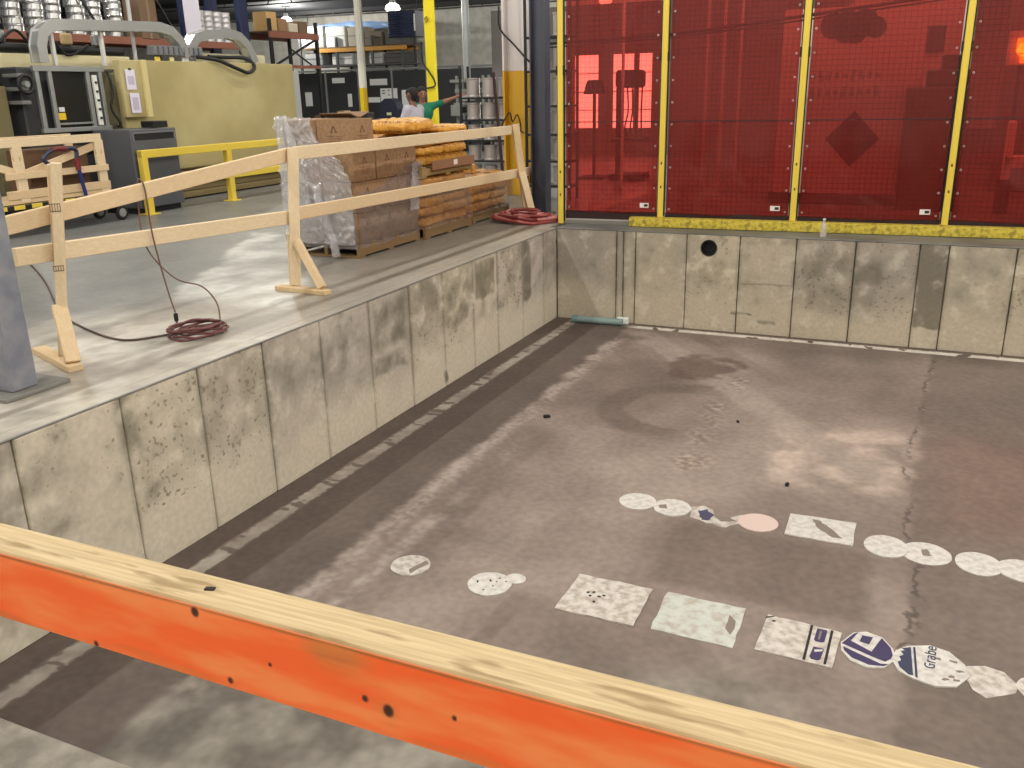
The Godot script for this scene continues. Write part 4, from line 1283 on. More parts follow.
# ---------------------------------------------------------------- the red welding curtain
func build_curtain() -> void:
	var slope := -0.057  # the curtain runs slightly back to the right
	var line := func(x: float) -> float: return -0.40 + slope * (x - 0.9)
	var turn := atan(-slope)
	# sill on the ledge
	var o := thing("curtain_sill", "scuffed yellow steel beam lying along the ledge under the red curtain", "beam", Vector3(4.9, 0, line.call(4.9) + 0.10), turn)
	var ym := textured(ntex(150, 0.02, [c8(140, 124, 46), c8(186, 165, 54), c8(198, 176, 60), c8(210, 190, 82)]), 0.55, 1.5)
	bar("web", o, Vector3(0, 0.055, 0.0), Vector3(8.2, 0.10, 0.02), ym, 0.004)
	bar("top_flange", o, Vector3(0, 0.105, -0.05), Vector3(8.2, 0.012, 0.11), ym, 0.003)
	bar("bottom_flange", o, Vector3(0, 0.008, -0.05), Vector3(8.2, 0.012, 0.11), ym, 0.003)
	o = thing("floor_track", "dull metal floor track under the leftmost red curtain panel", "track", Vector3(0.34, 0, line.call(0.3) - 0.03), turn)
	bar("track_base", o, Vector3(0, 0.02, 0), Vector3(0.92, 0.04, 0.06), mat(0.55, 0.53, 0.5, 0.4, 0.5), 0.004)
	bar("track_lip", o, Vector3(0, 0.05, -0.02), Vector3(0.92, 0.02, 0.015), mat(0.72, 0.7, 0.68, 0.4, 0.5), 0.003)
	# posts and film panels
	var px := [-0.075, 1.15, 2.645, 4.19, 5.73, 7.27]
	var names := ["leftmost", "second", "third", "fourth", "fifth", "sixth"]
	var film := StandardMaterial3D.new()
	var scrim := paint(64, 64, func(x: int, y: int):
		return c8(160, 60, 54) if (x % 16) < 2 or (y % 16) < 2 else c8(190, 72, 64))
	film.albedo_texture = scrim
	film.albedo_color = Color(1.0, 1.0, 1.0, 0.18)
	film.transparency = BaseMaterial3D.TRANSPARENCY_ALPHA
	film.refraction_enabled = true
	film.refraction_scale = 0.001
	film.roughness = 0.03
	film.clearcoat_enabled = true
	film.clearcoat = 0.6
	film.clearcoat_roughness = 0.12
	film.uv1_triplanar = true
	film.uv1_scale = Vector3.ONE * 4.5
	var grom := mat(0.75, 0.72, 0.7, 0.35, 0.6)
	var hinge := mat(0.07, 0.06, 0.06, 0.6)
	var topy := 2.75
	for k in px.size():
		o = thing("curtain_post", "slim yellow post of the red curtain, %s from the left" % names[k], "post", Vector3(px[k], 0.0 if k == 0 else 0.111, line.call(px[k])), turn, "yellow posts of the red curtain")
		var base := 0.0 if k == 0 else 0.111
		st_post(o, topy - base, hinge)
	for k in px.size() - 1:
		var x0: float = px[k] + 0.055
		var x1: float = px[k + 1] - 0.055
		var w := x1 - x0
		var n := noise(160 + k, 1.2, 3)
		o = thing("welding_curtain", "see-through red welding curtain panel, %s from the left" % names[k], "curtain", Vector3((x0 + x1) / 2, 0.14, line.call((x0 + x1) / 2) - 0.015), turn, "red welding curtain panels")
		put(sheet_mesh(24, 44, func(u: float, v: float):
			var x := (u - 0.5) * w
			var y := (topy - 0.16) * (1.0 - v)
			var e := sin(u * PI)
			return Vector3(x, y + 0.02 * (1.0 - e) * v, -0.02 + e * (0.022 * n.get_noise_2d(x * 1.5, y * 0.5) + 0.02 * (1.0 - minf(y * 1.6, 1.0)) * n.get_noise_2d(x * 4.0, y * 3.0))), 0.003), "red_film", film, o)
		bar("seam", o, Vector3(0, 1.055, -0.012), Vector3(w, 0.012, 0.006), mat(0.22, 0.05, 0.05, 0.6), 0.0)
		for side in 2:
			for j in 11:
				var st := mb()
				tube(st, circle(0.009, 10), 0.003, 6, true)
				put(fin(st) if not boxes.has("grommet") else boxes.grommet, "grommet", grom, o, at(Vector3((side * 2 - 1) * (w / 2 - 0.035), 0.06 + 0.24 * j, -0.014), Basis(Vector3.RIGHT, PI / 2)))
				boxes.grommet = o.get_child(o.get_child_count() - 1).mesh
		bar("sticker", o, Vector3(w / 2 - 0.145, 0.10, -0.005), Vector3(0.105, 0.055, 0.002), mat(0.86, 0.83, 0.8, 0.6), 0.0)
		bar("sticker_print", o, Vector3(w / 2 - 0.125, 0.10, -0.0035), Vector3(0.045, 0.03, 0.002), mat(0.12, 0.1, 0.1, 0.6), 0.0)
		bar("dark_gap_strip", o, Vector3(0, -0.02 - (0.03 if k == 0 else 0.0), -0.035), Vector3(w + 0.02, 0.08 + (0.06 if k == 0 else 0.0), 0.012), mat(0.16, 0.05, 0.05, 0.6), 0.002)  # added dark strip that paints the dark gap below the film
	# small bottle left standing on the ledge
	o = thing("water_bottle", "small empty clear plastic bottle standing on the ledge at the foot of the red curtain", "bottle", Vector3(3.02, 0.0, -0.12))
	var pet := StandardMaterial3D.new()
	pet.albedo_color = Color(0.85, 0.83, 0.8, 0.4)
	pet.transparency = BaseMaterial3D.TRANSPARENCY_ALPHA
	pet.roughness = 0.3
	var st := mb()
	lathe(st, [Vector2(0.0, 0.0), Vector2(0.03, 0.0), Vector2(0.033, 0.01), Vector2(0.033, 0.05), Vector2(0.030, 0.065), Vector2(0.033, 0.08), Vector2(0.033, 0.125), Vector2(0.013, 0.17), Vector2(0.012, 0.185)], 16)
	put(fin(st), "bottle_body", pet, o)
	st = mb()
	lathe(st, [Vector2(0.0, 0.183), Vector2(0.0155, 0.183), Vector2(0.0155, 0.2), Vector2(0.0, 0.201)], 14)
	put(fin(st), "bottle_cap", mat(0.85, 0.85, 0.85, 0.5), o)


func circle(r: float, n: int) -> Array:
	var o := []
	for i in n:
		o.append(Vector3(cos(TAU * i / n) * r, 0, sin(TAU * i / n) * r))
	return o


func st_post(o: Node3D, h: float, hinge: Material) -> void:
	var st := mb()
	box(st, Vector3(0, h / 2, 0), Vector3(0.066, h, 0.05), 0.006)
	put(fin(st), "post_tube", mats.yellow, o)
	for s in [-1, 1]:
		bar("edge_strip", o, Vector3(0.039 * s, h / 2, -0.012), Vector3(0.012, h - 0.02, 0.03), hinge, 0.002)
	for y in [1.78]:
		for s in [-1, 1]:
			bar("hinge_clip", o, Vector3(0.042 * s, y, 0.008), Vector3(0.022, 0.1, 0.03), hinge, 0.003)
	st = mb()
	for y in [0.35, 0.62]:
		box(st, Vector3(0, y, 0.0255), Vector3(0.018, 0.03, 0.003), 0.001)
	put(fin(st), "slot", mat(0.35, 0.27, 0.05, 0.7), o)


# ---------------------------------------------------------------- what shows through the curtain
func build_behind_curtain() -> void:
	var pale := mat(0.72, 0.70, 0.66, 0.8)
	var dk := mat(0.10, 0.10, 0.11, 0.7)
	# a partition wall with bright doorways, seen through the leftmost panel
	var st := mb()
	var xs := [-6.5, -4.25, -3.62, -3.26, -2.72, -2.60, -2.27, 2.0]
	for k in range(0, xs.size() - 1, 2):
		box(st, Vector3((xs[k] + xs[k + 1]) / 2, 1.75, -12.1), Vector3(xs[k + 1] - xs[k], 3.5, 0.12))
	for k in range(1, xs.size() - 1, 2):
		box(st, Vector3((xs[k] + xs[k + 1]) / 2, 2.93, -12.1), Vector3(xs[k + 1] - xs[k], 1.14, 0.12))
		box(st, Vector3((xs[k] + xs[k + 1]) / 2, 0.32, -12.1), Vector3(xs[k + 1] - xs[k], 0.64, 0.12))
	struct(put(fin(st), "wall_partition", mat(0.42, 0.40, 0.39, 0.8)), "grey partition wall behind the red curtain, with bright windows", "wall")
	var lit := StandardMaterial3D.new()
	lit.albedo_color = Color(0.9, 0.9, 0.9)
	lit.emission_enabled = true
	lit.emission = Color(1, 0.98, 0.95)
	lit.emission_energy_multiplier = 5.0
	for k in 3:
		var x0: float = xs[1 + 2 * k]
		var x1: float = xs[2 + 2 * k]
		var o := Node3D.new()
		o.name = "window_%d" % (k + 1)
		o.position = Vector3((x0 + x1) / 2, 0.64, -12.13)
		add_child(o)
		struct(o, "bright lit window pane behind the red curtain, %s from the left" % ["first", "second", "third"][k], "window")
		bar("window_glow", o, Vector3(0, 0.86, 0), Vector3(x1 - x0, 1.72, 0.02), lit, 0.0)
		for j in 3:
			bar("window_bar", o, Vector3(0, 0.43 * (j + 1), 0.03), Vector3(x1 - x0, 0.02, 0.02), dk, 0.0)
	# machine head on a stand and a hooded lamp, dark against the windows
	var o := thing("hooded_stand", "dark hooded lamp head on a thin stand, seen through the leftmost red panel", "lamp stand", Vector3(-1.62, 0, -6.0))
	st = mb()
	lathe(st, [Vector2(0.0, 1.72), Vector2(0.12, 1.72), Vector2(0.15, 1.66), Vector2(0.2, 1.48), Vector2(0.0, 1.48)], 18)
	put(fin(st), "hood", dk, o)
	bar("stem", o, Vector3(0, 0.75, 0), Vector3(0.05, 1.5, 0.05), dk)
	bar("foot", o, Vector3(0, 0.02, 0), Vector3(0.5, 0.04, 0.5), dk)
	o = thing("drill_machine", "dark drilling machine with hanging cables, seen through the leftmost red panel", "machine", Vector3(-0.95, 0, -6.0))
	bar("head", o, Vector3(0, 1.72, 0), Vector3(0.42, 0.3, 0.5), dk, 0.04)
	bar("pillar", o, Vector3(-0.2, 0.8, 0), Vector3(0.10, 1.6, 0.12), dk, 0.02)
	bar("table", o, Vector3(0.05, 0.7, 0.1), Vector3(0.6, 0.06, 0.5), dk, 0.01)
	bar("foot", o, Vector3(0, 0.05, 0), Vector3(0.6, 0.1, 0.6), dk, 0.01)
	for k in 4:
		st = mb()
		tube(st, smooth_line([Vector3(0.02 + 0.09 * k, 1.6, 0.25), Vector3(0.05 + 0.08 * k, 1.2, 0.28), Vector3(0.0 + 0.1 * k, 0.9, 0.3), Vector3(0.06 + 0.08 * k, 0.74, 0.28)], 6), 0.014, 6)
		put(fin(st), "cable", dk, o)
	o = thing("conduit", "pale vertical conduit behind the leftmost red panel", "pipe", Vector3(-0.62, 0, -4.5))
	bar("pipe_run", o, Vector3(0, 4.0, 0), Vector3(0.045, 7.96, 0.045), mat(0.85, 0.83, 0.8, 0.5), 0.01)
	for k in 3:
		o = thing("conduit", "pale vertical conduit behind the second red panel, %s from the left" % ["first", "second", "third"][k], "pipe", Vector3([0.7, 0.95, 1.2][k], 0, -4.6))
		bar("pipe_run", o, Vector3(0, 4.0, 0), Vector3(0.04, 7.96, 0.04), pale, 0.01)
	o = thing("roof_cable", "dark cable slung across behind the red curtain", "cable", Vector3(0, 0, -2.0))
	st = mb()
	tube(st, smooth_line([Vector3(-0.9, 2.16, 0), Vector3(1.0, 2.22, 0), Vector3(3.0, 2.40, 0), Vector3(6.5, 2.72, 0)], 8), 0.022, 6)
	tube(st, smooth_line([Vector3(-0.9, 2.11, 0.03), Vector3(1.0, 2.18, 0.03), Vector3(3.0, 2.35, 0.03), Vector3(6.5, 2.69, 0.03)], 8), 0.012, 6)
	put(fin(st), "cable_run", dk, o)
	# big pale machine enclosure with a dark diamond placard
	o = thing("machine_enclosure", "pale machine enclosure with a dark diamond placard, seen through the third red panel", "machine", Vector3(2.95, 0, -3.6))
	bar("cabinet", o, Vector3(-0.05, 1.25, 0), Vector3(1.75, 2.5, 1.0), mat(0.74, 0.72, 0.68, 0.7), 0.02)
	bar("plinth", o, Vector3(-0.05, 0.07, 0.02), Vector3(1.85, 0.14, 1.05), dk, 0.01)
	st = mb()
	prism(st, pv([-0.34, 0, 0, -0.36, 0.34, 0, 0, 0.36]), 0.012, at(Vector3(0.06, 0.86, 0.5)))
	put(fin(st), "diamond_placard", mat(0.16, 0.16, 0.18, 0.6), o)
	bar("placard_stripe", o, Vector3(0.06, 0.86, 0.514), Vector3(0.4, 0.07, 0.004), mat(0.3, 0.3, 0.32, 0.6), 0.0)
	for k in 2:
		st = mb()
		for j in 9:
			var h := 0.06 + 0.025 * ((j * 7 + k * 3) % 4)
			box(st, Vector3(-0.5 + 0.10 * j, 1.66 - 0.2 * k, 0.503), Vector3(0.06, h, 0.006), 0.0, Basis(Vector3.BACK, 0.25 * sin(j * 2.3 + k)))
		put(fin(st), "dark_lettering", mat(0.55, 0.53, 0.50, 0.7), o)
	st = mb()
	for q in [[-0.3, 2.28, 0.16], [-0.12, 2.26, 0.2], [0.08, 2.3, 0.17], [0.22, 2.24, 0.13], [-0.02, 2.2, 0.15]]:
		lathe(st, [Vector2(0, 0), Vector2(q[2], 0), Vector2(q[2], 0.012), Vector2(0, 0.012)], 20, at(Vector3(q[0], q[1], 0.5), Basis(Vector3.RIGHT, PI / 2)))
	put(fin(st), "dark_emblem", mat(0.2, 0.19, 0.2, 0.7), o)
	o = thing("tool_cabinet", "tall dark cabinet heaped with gear beside the pale enclosure behind the red curtain", "cabinet", Vector3(3.98, 0, -2.9))
	bar("cabinet_body", o, Vector3(0, 0.75, 0), Vector3(0.72, 1.5, 0.5), mat(0.12, 0.12, 0.14, 0.6), 0.015)
	bar("gear_box", o, Vector3(0.1, 1.6, 0), Vector3(0.5, 0.2, 0.4), dk, 0.02)
	bar("gear_box", o, Vector3(0.16, 1.78, 0.02), Vector3(0.3, 0.18, 0.3), dk, 0.02)
	bar("door_gap", o, Vector3(0, 0.78, 0.2515), Vector3(0.008, 1.36, 0.003), mats.black, 0.0)
	o = thing("wall_notice", "small dark square notice high behind the third red panel", "sign", Vector3(3.83, 1.96, -4.4))
	bar("notice_board", o, Vector3(0, 0.16, 0), Vector3(0.34, 0.34, 0.02), dk, 0.0)
	bar("notice_backing", o, Vector3(-0.3, 0.15, -0.04), Vector3(1.5, 1.3, 0.03), mat(0.70, 0.67, 0.63, 0.8), 0.0)
	bar("notice_leg", o, Vector3(-0.9, -1.22, -0.04), Vector3(0.05, 1.5, 0.03), dk, 0.0)
	bar("notice_leg", o, Vector3(0.3, -1.22, -0.04), Vector3(0.05, 1.5, 0.03), dk, 0.0)
	# glowing indicator and tube lamp behind the right-hand panel
	var glow := StandardMaterial3D.new()
	glow.albedo_color = Color(1, 0.8, 0.2)
	glow.emission_enabled = true
	glow.emission = Color(1, 0.75, 0.1)
	glow.emission_energy_multiplier = 6.0
	o = thing("indicator_lamp", "glowing yellow indicator lamp high behind the rightmost red panel", "lamp", Vector3(4.86, 0, -3.0))
	bar("lamp_lens", o, Vector3(0, 1.95, 0.1), Vector3(0.16, 0.16, 0.05), glow, 0.01)
	bar("lamp_lens", o, Vector3(0, 1.80, 0.1), Vector3(0.05, 0.1, 0.05), glow, 0.01)
	bar("lamp_pole", o, Vector3(0, 0.98, 0.0), Vector3(0.06, 1.96, 0.06), dk, 0.01)
	bar("lamp_box", o, Vector3(0, 1.92, 0.04), Vector3(0.34, 0.4, 0.06), pale, 0.01)
	var l := OmniLight3D.new()
	l.name = "indicator_light"
	l.position = Vector3(0, 1.9, 0.2)
	l.light_color = Color(1, 0.7, 0.15)
	l.light_energy = 0.05
	l.omni_range = 10.0
	l.light_size = 0.08
	l.shadow_enabled = true
	o.add_child(l)
	var bright := mat(0.92, 0.9, 0.88, 0.6)
	o = thing("white_bracket", "white upright bracket low behind the rightmost red panel", "bracket", Vector3(4.9, 0, -2.6))
	bar("upright", o, Vector3(-0.06, 0.75, 0), Vector3(0.1, 0.7, 0.06), bright, 0.02)
	bar("arm", o, Vector3(0.05, 0.62, 0), Vector3(0.32, 0.16, 0.06), bright, 0.02)
	bar("shoe", o, Vector3(-0.06, 0.2, 0), Vector3(0.16, 0.4, 0.1), dk, 0.02)
	o = thing("pale_backdrop", "tall pale sheet-metal screen behind the red curtain on the right", "screen", Vector3(6.6, 0, -5.2))
	bar("screen_sheet", o, Vector3(0, 1.6, 0), Vector3(3.6, 3.2, 0.05), mat(0.40, 0.38, 0.36, 0.8), 0.0)
	# rack with reels in the gap between the slate column and the curtain
	reel_rack("reel_rack", "black rack of pale reels in the gap left of the red curtain", Vector3(-1.15, 0, -2.75), 2, [0.22, 0.58, 0.96, 1.36, 1.84, 2.3], 0.13, "rack left of the red curtain")


func reel_rack(called: String, label: String, pos: Vector3, cols: int, ys: Array, r: float, where: String) -> void:
	var o := thing(called, label, "rack", pos)
	var w := cols * (2 * r + 0.06)
	for sx in [-1, 1]:
		for sz in [-1, 1]:
			bar("upright", o, Vector3(sx * (w / 2 + 0.02), (ys[-1] + 0.5) / 2, sz * (r + 0.03)), Vector3(0.035, ys[-1] + 0.5, 0.035), mats.black, 0.003)
	for k in ys.size():
		bar("shelf", o, Vector3(0, ys[k] - 0.02, 0), Vector3(w + 0.07, 0.03, 2 * r + 0.09), mats.black, 0.003)
		for c in cols:
			var h: float = (ys[k + 1] - ys[k] if k + 1 < ys.size() else 0.4) - 0.09
			var st := mb()
			lathe(st, [Vector2(0, 0), Vector2(r, 0), Vector2(r, 0.02), Vector2(r * 0.94, 0.03), Vector2(r * 0.94, h - 0.03), Vector2(r, h - 0.02), Vector2(r, h), Vector2(0, h)], 16)
			var key := "reel %.2f %.2f" % [r, h]
			if not boxes.has(key):
				boxes[key] = fin(st)
			tag(put(boxes[key], "reel", mat(0.66, 0.63, 0.62, 0.35, 0.3), null, at(pos + Vector3((c - (cols - 1) / 2.0) * (2 * r + 0.06), ys[k] - 0.004, 0))), "pale reel, %s shelf, %s column of the %s" % [ORD[k], ["left", "middle", "right"][c] if cols == 3 else ["left", "right"][c], where], "reel", "pale reels in black racks")


# ---------------------------------------------------------------- machines on the left
func build_left_machines() -> void:
	# steel guard rail
	var o := thing("yellow_guard_rail", "low yellow steel guard rail in front of the beige machine", "guard rail", Vector3(-6.05, 0, 0.4))
	bar("top_rail", o, Vector3(0, 0.83, -2.2), Vector3(0.09, 0.11, 4.5), mats.yellow, 0.008)
	bar("mid_rail", o, Vector3(0, 0.40, -2.9), Vector3(0.07, 0.10, 3.0), mats.yellow, 0.008)
	for z in [0.0, -1.72, -3.6]:
		bar("post", o, Vector3(0, 0.44, z), Vector3(0.10, 0.88, 0.10), mats.yellow, 0.008)
		bar("foot_plate", o, Vector3(0, 0.008, z), Vector3(0.2, 0.016, 0.2), mats.yellow, 0.002)
	# beige machine with timber base boards and everything on its top
	o = thing("beige_machine", "long beige panelled machine behind the yellow guard rail", "machine", Vector3(-7.0, 0, -0.3))
	bar("side_panel", o, Vector3(-0.05, 1.30, -2.06), Vector3(0.1, 1.64, 4.12), mats.beige, 0.01)
	bar("housing", o, Vector3(-0.95, 1.0, -2.2), Vector3(1.7, 1.9, 4.0), mat(0.55, 0.51, 0.37, 0.6), 0.02)
	for k in 4:
		bar("base_board", o, Vector3(0.0 - 0.02 * (k % 2), 0.07 + 0.105 * k, -2.3), Vector3(0.05, 0.095, 3.6), mats.wood1 if k == 3 else mat(0.50, 0.44, 0.29, 0.8), 0.004)
	bar("end_panel", o, Vector3(-0.06, 1.05, -4.2), Vector3(0.08, 1.9, 0.22), mat(0.62, 0.63, 0.63, 0.6), 0.006)
	bar("door_leaf", o, Vector3(0.10, 1.71, -0.1), Vector3(0.06, 0.80, 0.44), mats.beige, 0.008, 0.12)
	bar("door_edge", o, Vector3(0.11, 1.71, -0.37), Vector3(0.07, 0.82, 0.1), mat(0.80, 0.74, 0.52, 0.6), 0.008, 0.12)
	bar("top_cover", o, Vector3(-0.6, 2.2, -3.0), Vector3(0.5, 0.16, 1.6), mat(0.76, 0.73, 0.60, 0.6), 0.02)
	bar("junction_box", o, Vector3(-0.2, 2.28, -1.4), Vector3(0.16, 0.14, 1.05), mat(0.42, 0.43, 0.44, 0.5), 0.006)
	for k in 9:
		bar("louvre", o, Vector3(-0.115, 2.28, -0.95 - 0.11 * k), Vector3(0.012, 0.11, 0.02), mat(0.28, 0.28, 0.3, 0.5), 0.0)
	bar("hazard_label", o, Vector3(-0.16, 2.15, -0.95), Vector3(0.02, 0.07, 0.1), mats.yellow, 0.0)
	bar("white_label", o, Vector3(-0.16, 2.15, -1.25), Vector3(0.02, 0.07, 0.09), mat(0.86, 0.8, 0.55, 0.6), 0.0)
	bar("white_label", o, Vector3(-0.16, 2.15, -1.55), Vector3(0.02, 0.07, 0.14), mat(0.8, 0.8, 0.82, 0.6), 0.0)
	for k in 2:
		var p := thing("paper_sheet", ["upper white sheet of paper clipped to the beige machine door", "lower white sheet of paper fixed to the beige machine door"][k], "paper", Vector3(-6.855 + 0.005, 1.70 - 0.33 * k, -0.36 - 0.03 * k), 0.12)
		bar("sheet", p, Vector3(0, 0.14, 0), Vector3(0.006, 0.28, 0.20), mat(0.82, 0.80, 0.86, 0.8), 0.0)
		bar("printed_area", p, Vector3(0.0035, 0.13, 0), Vector3(0.002, 0.12 + 0.06 * k, 0.13), mat(0.70, 0.67, 0.75, 0.8), 0.0)
		if k == 0:
			bar("clip", p, Vector3(0.004, 0.285, 0.0), Vector3(0.014, 0.03, 0.05), mats.black, 0.003)
	var st := mb()
	tube(st, smooth_line([Vector3(-0.1, 2.20, -1.75), Vector3(0.06, 2.15, -2.05), Vector3(0.12, 2.02, -2.45), Vector3(0.1, 1.96, -2.75), Vector3(0.05, 2.06, -2.98), Vector3(-0.1, 2.2, -2.95), Vector3(-0.3, 2.22, -2.6), Vector3(-0.25, 2.22, -2.2)], 8), 0.032, 8)
	put(fin(st), "black_hose", mats.black, o)
	# chrome cable trays arching over the machine
	for k in 2:
		var path: Array = [[-0.84, 2.06, -0.84, 2.28, -0.78, 2.44, -0.66, 2.53, -0.5, 2.56, 0.3, 2.59, 1.35, 2.62, 1.6, 2.57, 1.78, 2.42, 1.9, 2.2], [2.02, 2.15, 2.05, 2.35, 2.2, 2.5, 2.45, 2.56, 3.0, 2.60, 3.25, 2.56, 3.45, 2.42, 3.6, 2.14]][k]
		o = thing("cable_tray", ["long chrome cable tray arching over the machine tops on the left", "short chrome cable duct arching over the right half of the beige machine"][k], "cable tray", Vector3(-7.2 - 0.05 * k, 2.06, 0))
		var poly := Geometry2D.offset_polyline(pv(path), 0.062, Geometry2D.JOIN_ROUND, Geometry2D.END_BUTT)
		st = mb()
		var shifted := PackedVector2Array()
		for q in poly[0]:
			shifted.append(q - Vector2(0, 2.06))
		prism(st, shifted, 0.16, at(Vector3(-0.08, 0, 0), SIDE_X))
		put(fin(st), "tray_body", mat(0.82, 0.82, 0.81, 0.22, 0.7), o)
		for s in [-1, 1]:
			var rimp := Geometry2D.offset_polyline(pv(path), 0.074, Geometry2D.JOIN_ROUND, Geometry2D.END_BUTT)
			var q2 := PackedVector2Array()
			for q in rimp[0]:
				q2.append(q - Vector2(0, 2.06))
			st = mb()
			prism(st, q2, 0.02, at(Vector3(0.08 * s - 0.01, 0, 0), SIDE_X))
			put(fin(st), "side_plate", mat(0.74, 0.74, 0.73, 0.25, 0.6), o)
		if k == 0:
			for z in [-0.25, 0.6]:
				bar("support_leg", o, Vector3(0, 0.22, z), Vector3(0.05, 0.5, 0.05), mat(0.75, 0.74, 0.72, 0.5), 0.003)
	o = thing("machine_beam", "black pipe over a cream beam behind the chrome cable tray", "beam", Vector3(-7.75, 2.0, 0.1))
	bar("cream_beam", o, Vector3(0, 0.10, 0), Vector3(0.14, 0.2, 2.6), mat(0.78, 0.74, 0.58, 0.6), 0.01)
	st = mb()
	tube(st, [Vector3(0.02, 0.28, 1.3), Vector3(0.02, 0.27, -1.2)], 0.06, 12)
	put(fin(st), "black_pipe", mats.black, o)
	for k in 4:
		bar("valve_block", o, Vector3(0.02, 0.42, 0.9 - 0.55 * k), Vector3(0.1, 0.16, 0.16), [mats.alu, mats.black, mat(0.72, 0.62, 0.45, 0.6), mats.alu][k], 0.02)
	st = mb()
	tube(st, smooth_line([Vector3(0.1, 0.34, 0.95), Vector3(0.12, 0.5, 0.7), Vector3(0.12, 0.3, 0.45), Vector3(0.12, 0.48, 0.2), Vector3(0.1, 0.2, -0.1), Vector3(0.1, 0.34, -0.5)], 6), 0.02, 6)
	put(fin(st), "black_hose", mats.black, o)
	o = thing("tall_pole", "thin pale pole rising above the beige machine", "pole", Vector3(-7.3, 0, -0.95))
	bar("pole_tube", o, Vector3(0, 4.0, 0), Vector3(0.05, 7.96, 0.05), mat(0.66, 0.66, 0.66, 0.5), 0.01)
	# aluminium framed machine with a dark glazed door
	o = thing("framed_machine", "aluminium framed machine with a dark glazed door left of the beige machine", "machine", Vector3(-7.0, 0, 0.55))
	bar("body", o, Vector3(-0.6, 1.0, 0.1), Vector3(1.0, 2.0, 1.3), mat(0.20, 0.20, 0.20, 0.6), 0.02)
	bar("glass_door", o, Vector3(0.0, 1.58, 0.05), Vector3(0.03, 0.76, 0.62), mat(0.13, 0.13, 0.12, 0.15), 0.004)
	for z in [-0.46, -0.24, 0.38, 0.58]:
		bar("frame_upright", o, Vector3(0.03, 1.58, z), Vector3(0.05, 0.86, 0.06), mats.alu, 0.004)
	bar("frame_rail", o, Vector3(0.03, 1.98, 0.05), Vector3(0.06, 0.07, 1.16), mats.alu, 0.004)
	bar("frame_rail", o, Vector3(0.03, 1.18, 0.05), Vector3(0.06, 0.06, 1.16), mats.alu, 0.004)
	bar("frame_rail", o, Vector3(0.035, 1.26, 0.07), Vector3(0.03, 0.025, 0.6), mats.alu, 0.002)
	bar("white_column", o, Vector3(0.05, 1.56, -0.34), Vector3(0.04, 0.68, 0.07), mat(0.85, 0.85, 0.82, 0.6), 0.004)
	for k in 5:
		bar("black_knob", o, Vector3(0.075, 1.32 + 0.12 * k, -0.34), Vector3(0.02, 0.03, 0.035), mats.black, 0.003)
	bar("white_tag", o, Vector3(0.02, 1.45, 0.26), Vector3(0.006, 0.06, 0.09), mat(0.75, 0.75, 0.75, 0.6), 0.0)
	bar("yellow_tag", o, Vector3(0.02, 1.36, 0.27), Vector3(0.006, 0.09, 0.12), mat(0.85, 0.70, 0.12, 0.6), 0.0)
	st = mb()
	tube(st, smooth_line([Vector3(0.08, 1.95, -0.56), Vector3(0.12, 1.7, -0.58), Vector3(0.10, 1.45, -0.52), Vector3(0.12, 1.25, -0.62), Vector3(0.08, 1.18, -0.60)], 6), 0.018, 6)
	put(fin(st), "hose", mats.black, o)
	st = mb()
	tube(st, circle(0.11, 22), 0.025, 8, true)
	put(fin(st), "hand_wheel", mats.black, o, at(Vector3(0.06, 1.78, 0.78), Basis(Vector3.BACK, PI / 2)))
	st = mb()
	lathe(st, [Vector2(0, 0), Vector2(0.05, 0), Vector2(0.04, 0.05), Vector2(0, 0.05)], 14, at(Vector3(0.04, 1.78, 0.78), Basis(Vector3.BACK, -PI / 2)))
	put(fin(st), "wheel_hub", mats.alu, o)
	for k in 3:
		bar("hand_rod", o, Vector3(-0.1, 1.55 + 0.17 * k, 0.8), Vector3(0.3, 0.05, 0.14), mat(0.42, 0.42, 0.40, 0.5), 0.01)
	o = thing("olive_panel", "narrow olive machine panel beside the navy column on the far left", "panel", Vector3(-7.2, 0, 1.62))
	bar("panel_sheet", o, Vector3(0, 0.88, 0), Vector3(0.08, 1.76, 0.3), mat(0.44, 0.40, 0.27, 0.7), 0.006)
	bar("panel_foot", o, Vector3(0, 0.03, 0), Vector3(0.2, 0.06, 0.34), mats.black, 0.004)
	o = thing("navy_column", "navy blue steel column at the far left edge", "column", Vector3(-7.55, 0, 1.62))
	bar("shaft", o, Vector3(0, 4.0, 0.22), Vector3(0.3, 7.96, 0.9), mat(0.10, 0.17, 0.35, 0.5), 0.02)
	bar("base_plate", o, Vector3(0, 0.01, 0.22), Vector3(0.5, 0.02, 1.1), mats.navy, 0.0)
	# grey cabinet
	o = thing("grey_cabinet", "dark grey steel cabinet with an open slot near its top, behind the wooden crate", "cabinet", Vector3(-6.5, 0, 0.0))
	var gm := mat(0.33, 0.335, 0.35, 0.45)
	bar("body", o, Vector3(0, 0.62, 0.04), Vector3(0.72, 1.08, 0.86), gm, 0.012)
	bar("plinth", o, Vector3(-0.02, 0.04, 0.04), Vector3(0.64, 0.09, 0.8), mats.black, 0.004)
	bar("slot", o, Vector3(0.355, 1.06, 0.04), Vector3(0.02, 0.085, 0.74), mats.black, 0.002)
	bar("slot_rim", o, Vector3(0.362, 1.115, 0.04), Vector3(0.012, 0.02, 0.78), mat(0.45, 0.45, 0.46, 0.4), 0.002)
	for s in [-1, 1]:
		bar("slot_rim", o, Vector3(0.362, 1.06, 0.04 + 0.385 * s), Vector3(0.012, 0.12, 0.02), mat(0.45, 0.45, 0.46, 0.4), 0.002)
	bar("tray", thing("black_tray", "small black tray on top of the grey cabinet", "tray", Vector3(-6.35, 1.165, -0.2)), Vector3(0, 0.05, 0), Vector3(0.25, 0.09, 0.28), mats.black, 0.01)
	# cart with the crate
	o = thing("platform_cart", "low platform cart with a yellow and black taped edge under the wooden crate", "cart", Vector3(-6.2, 0, 1.75))
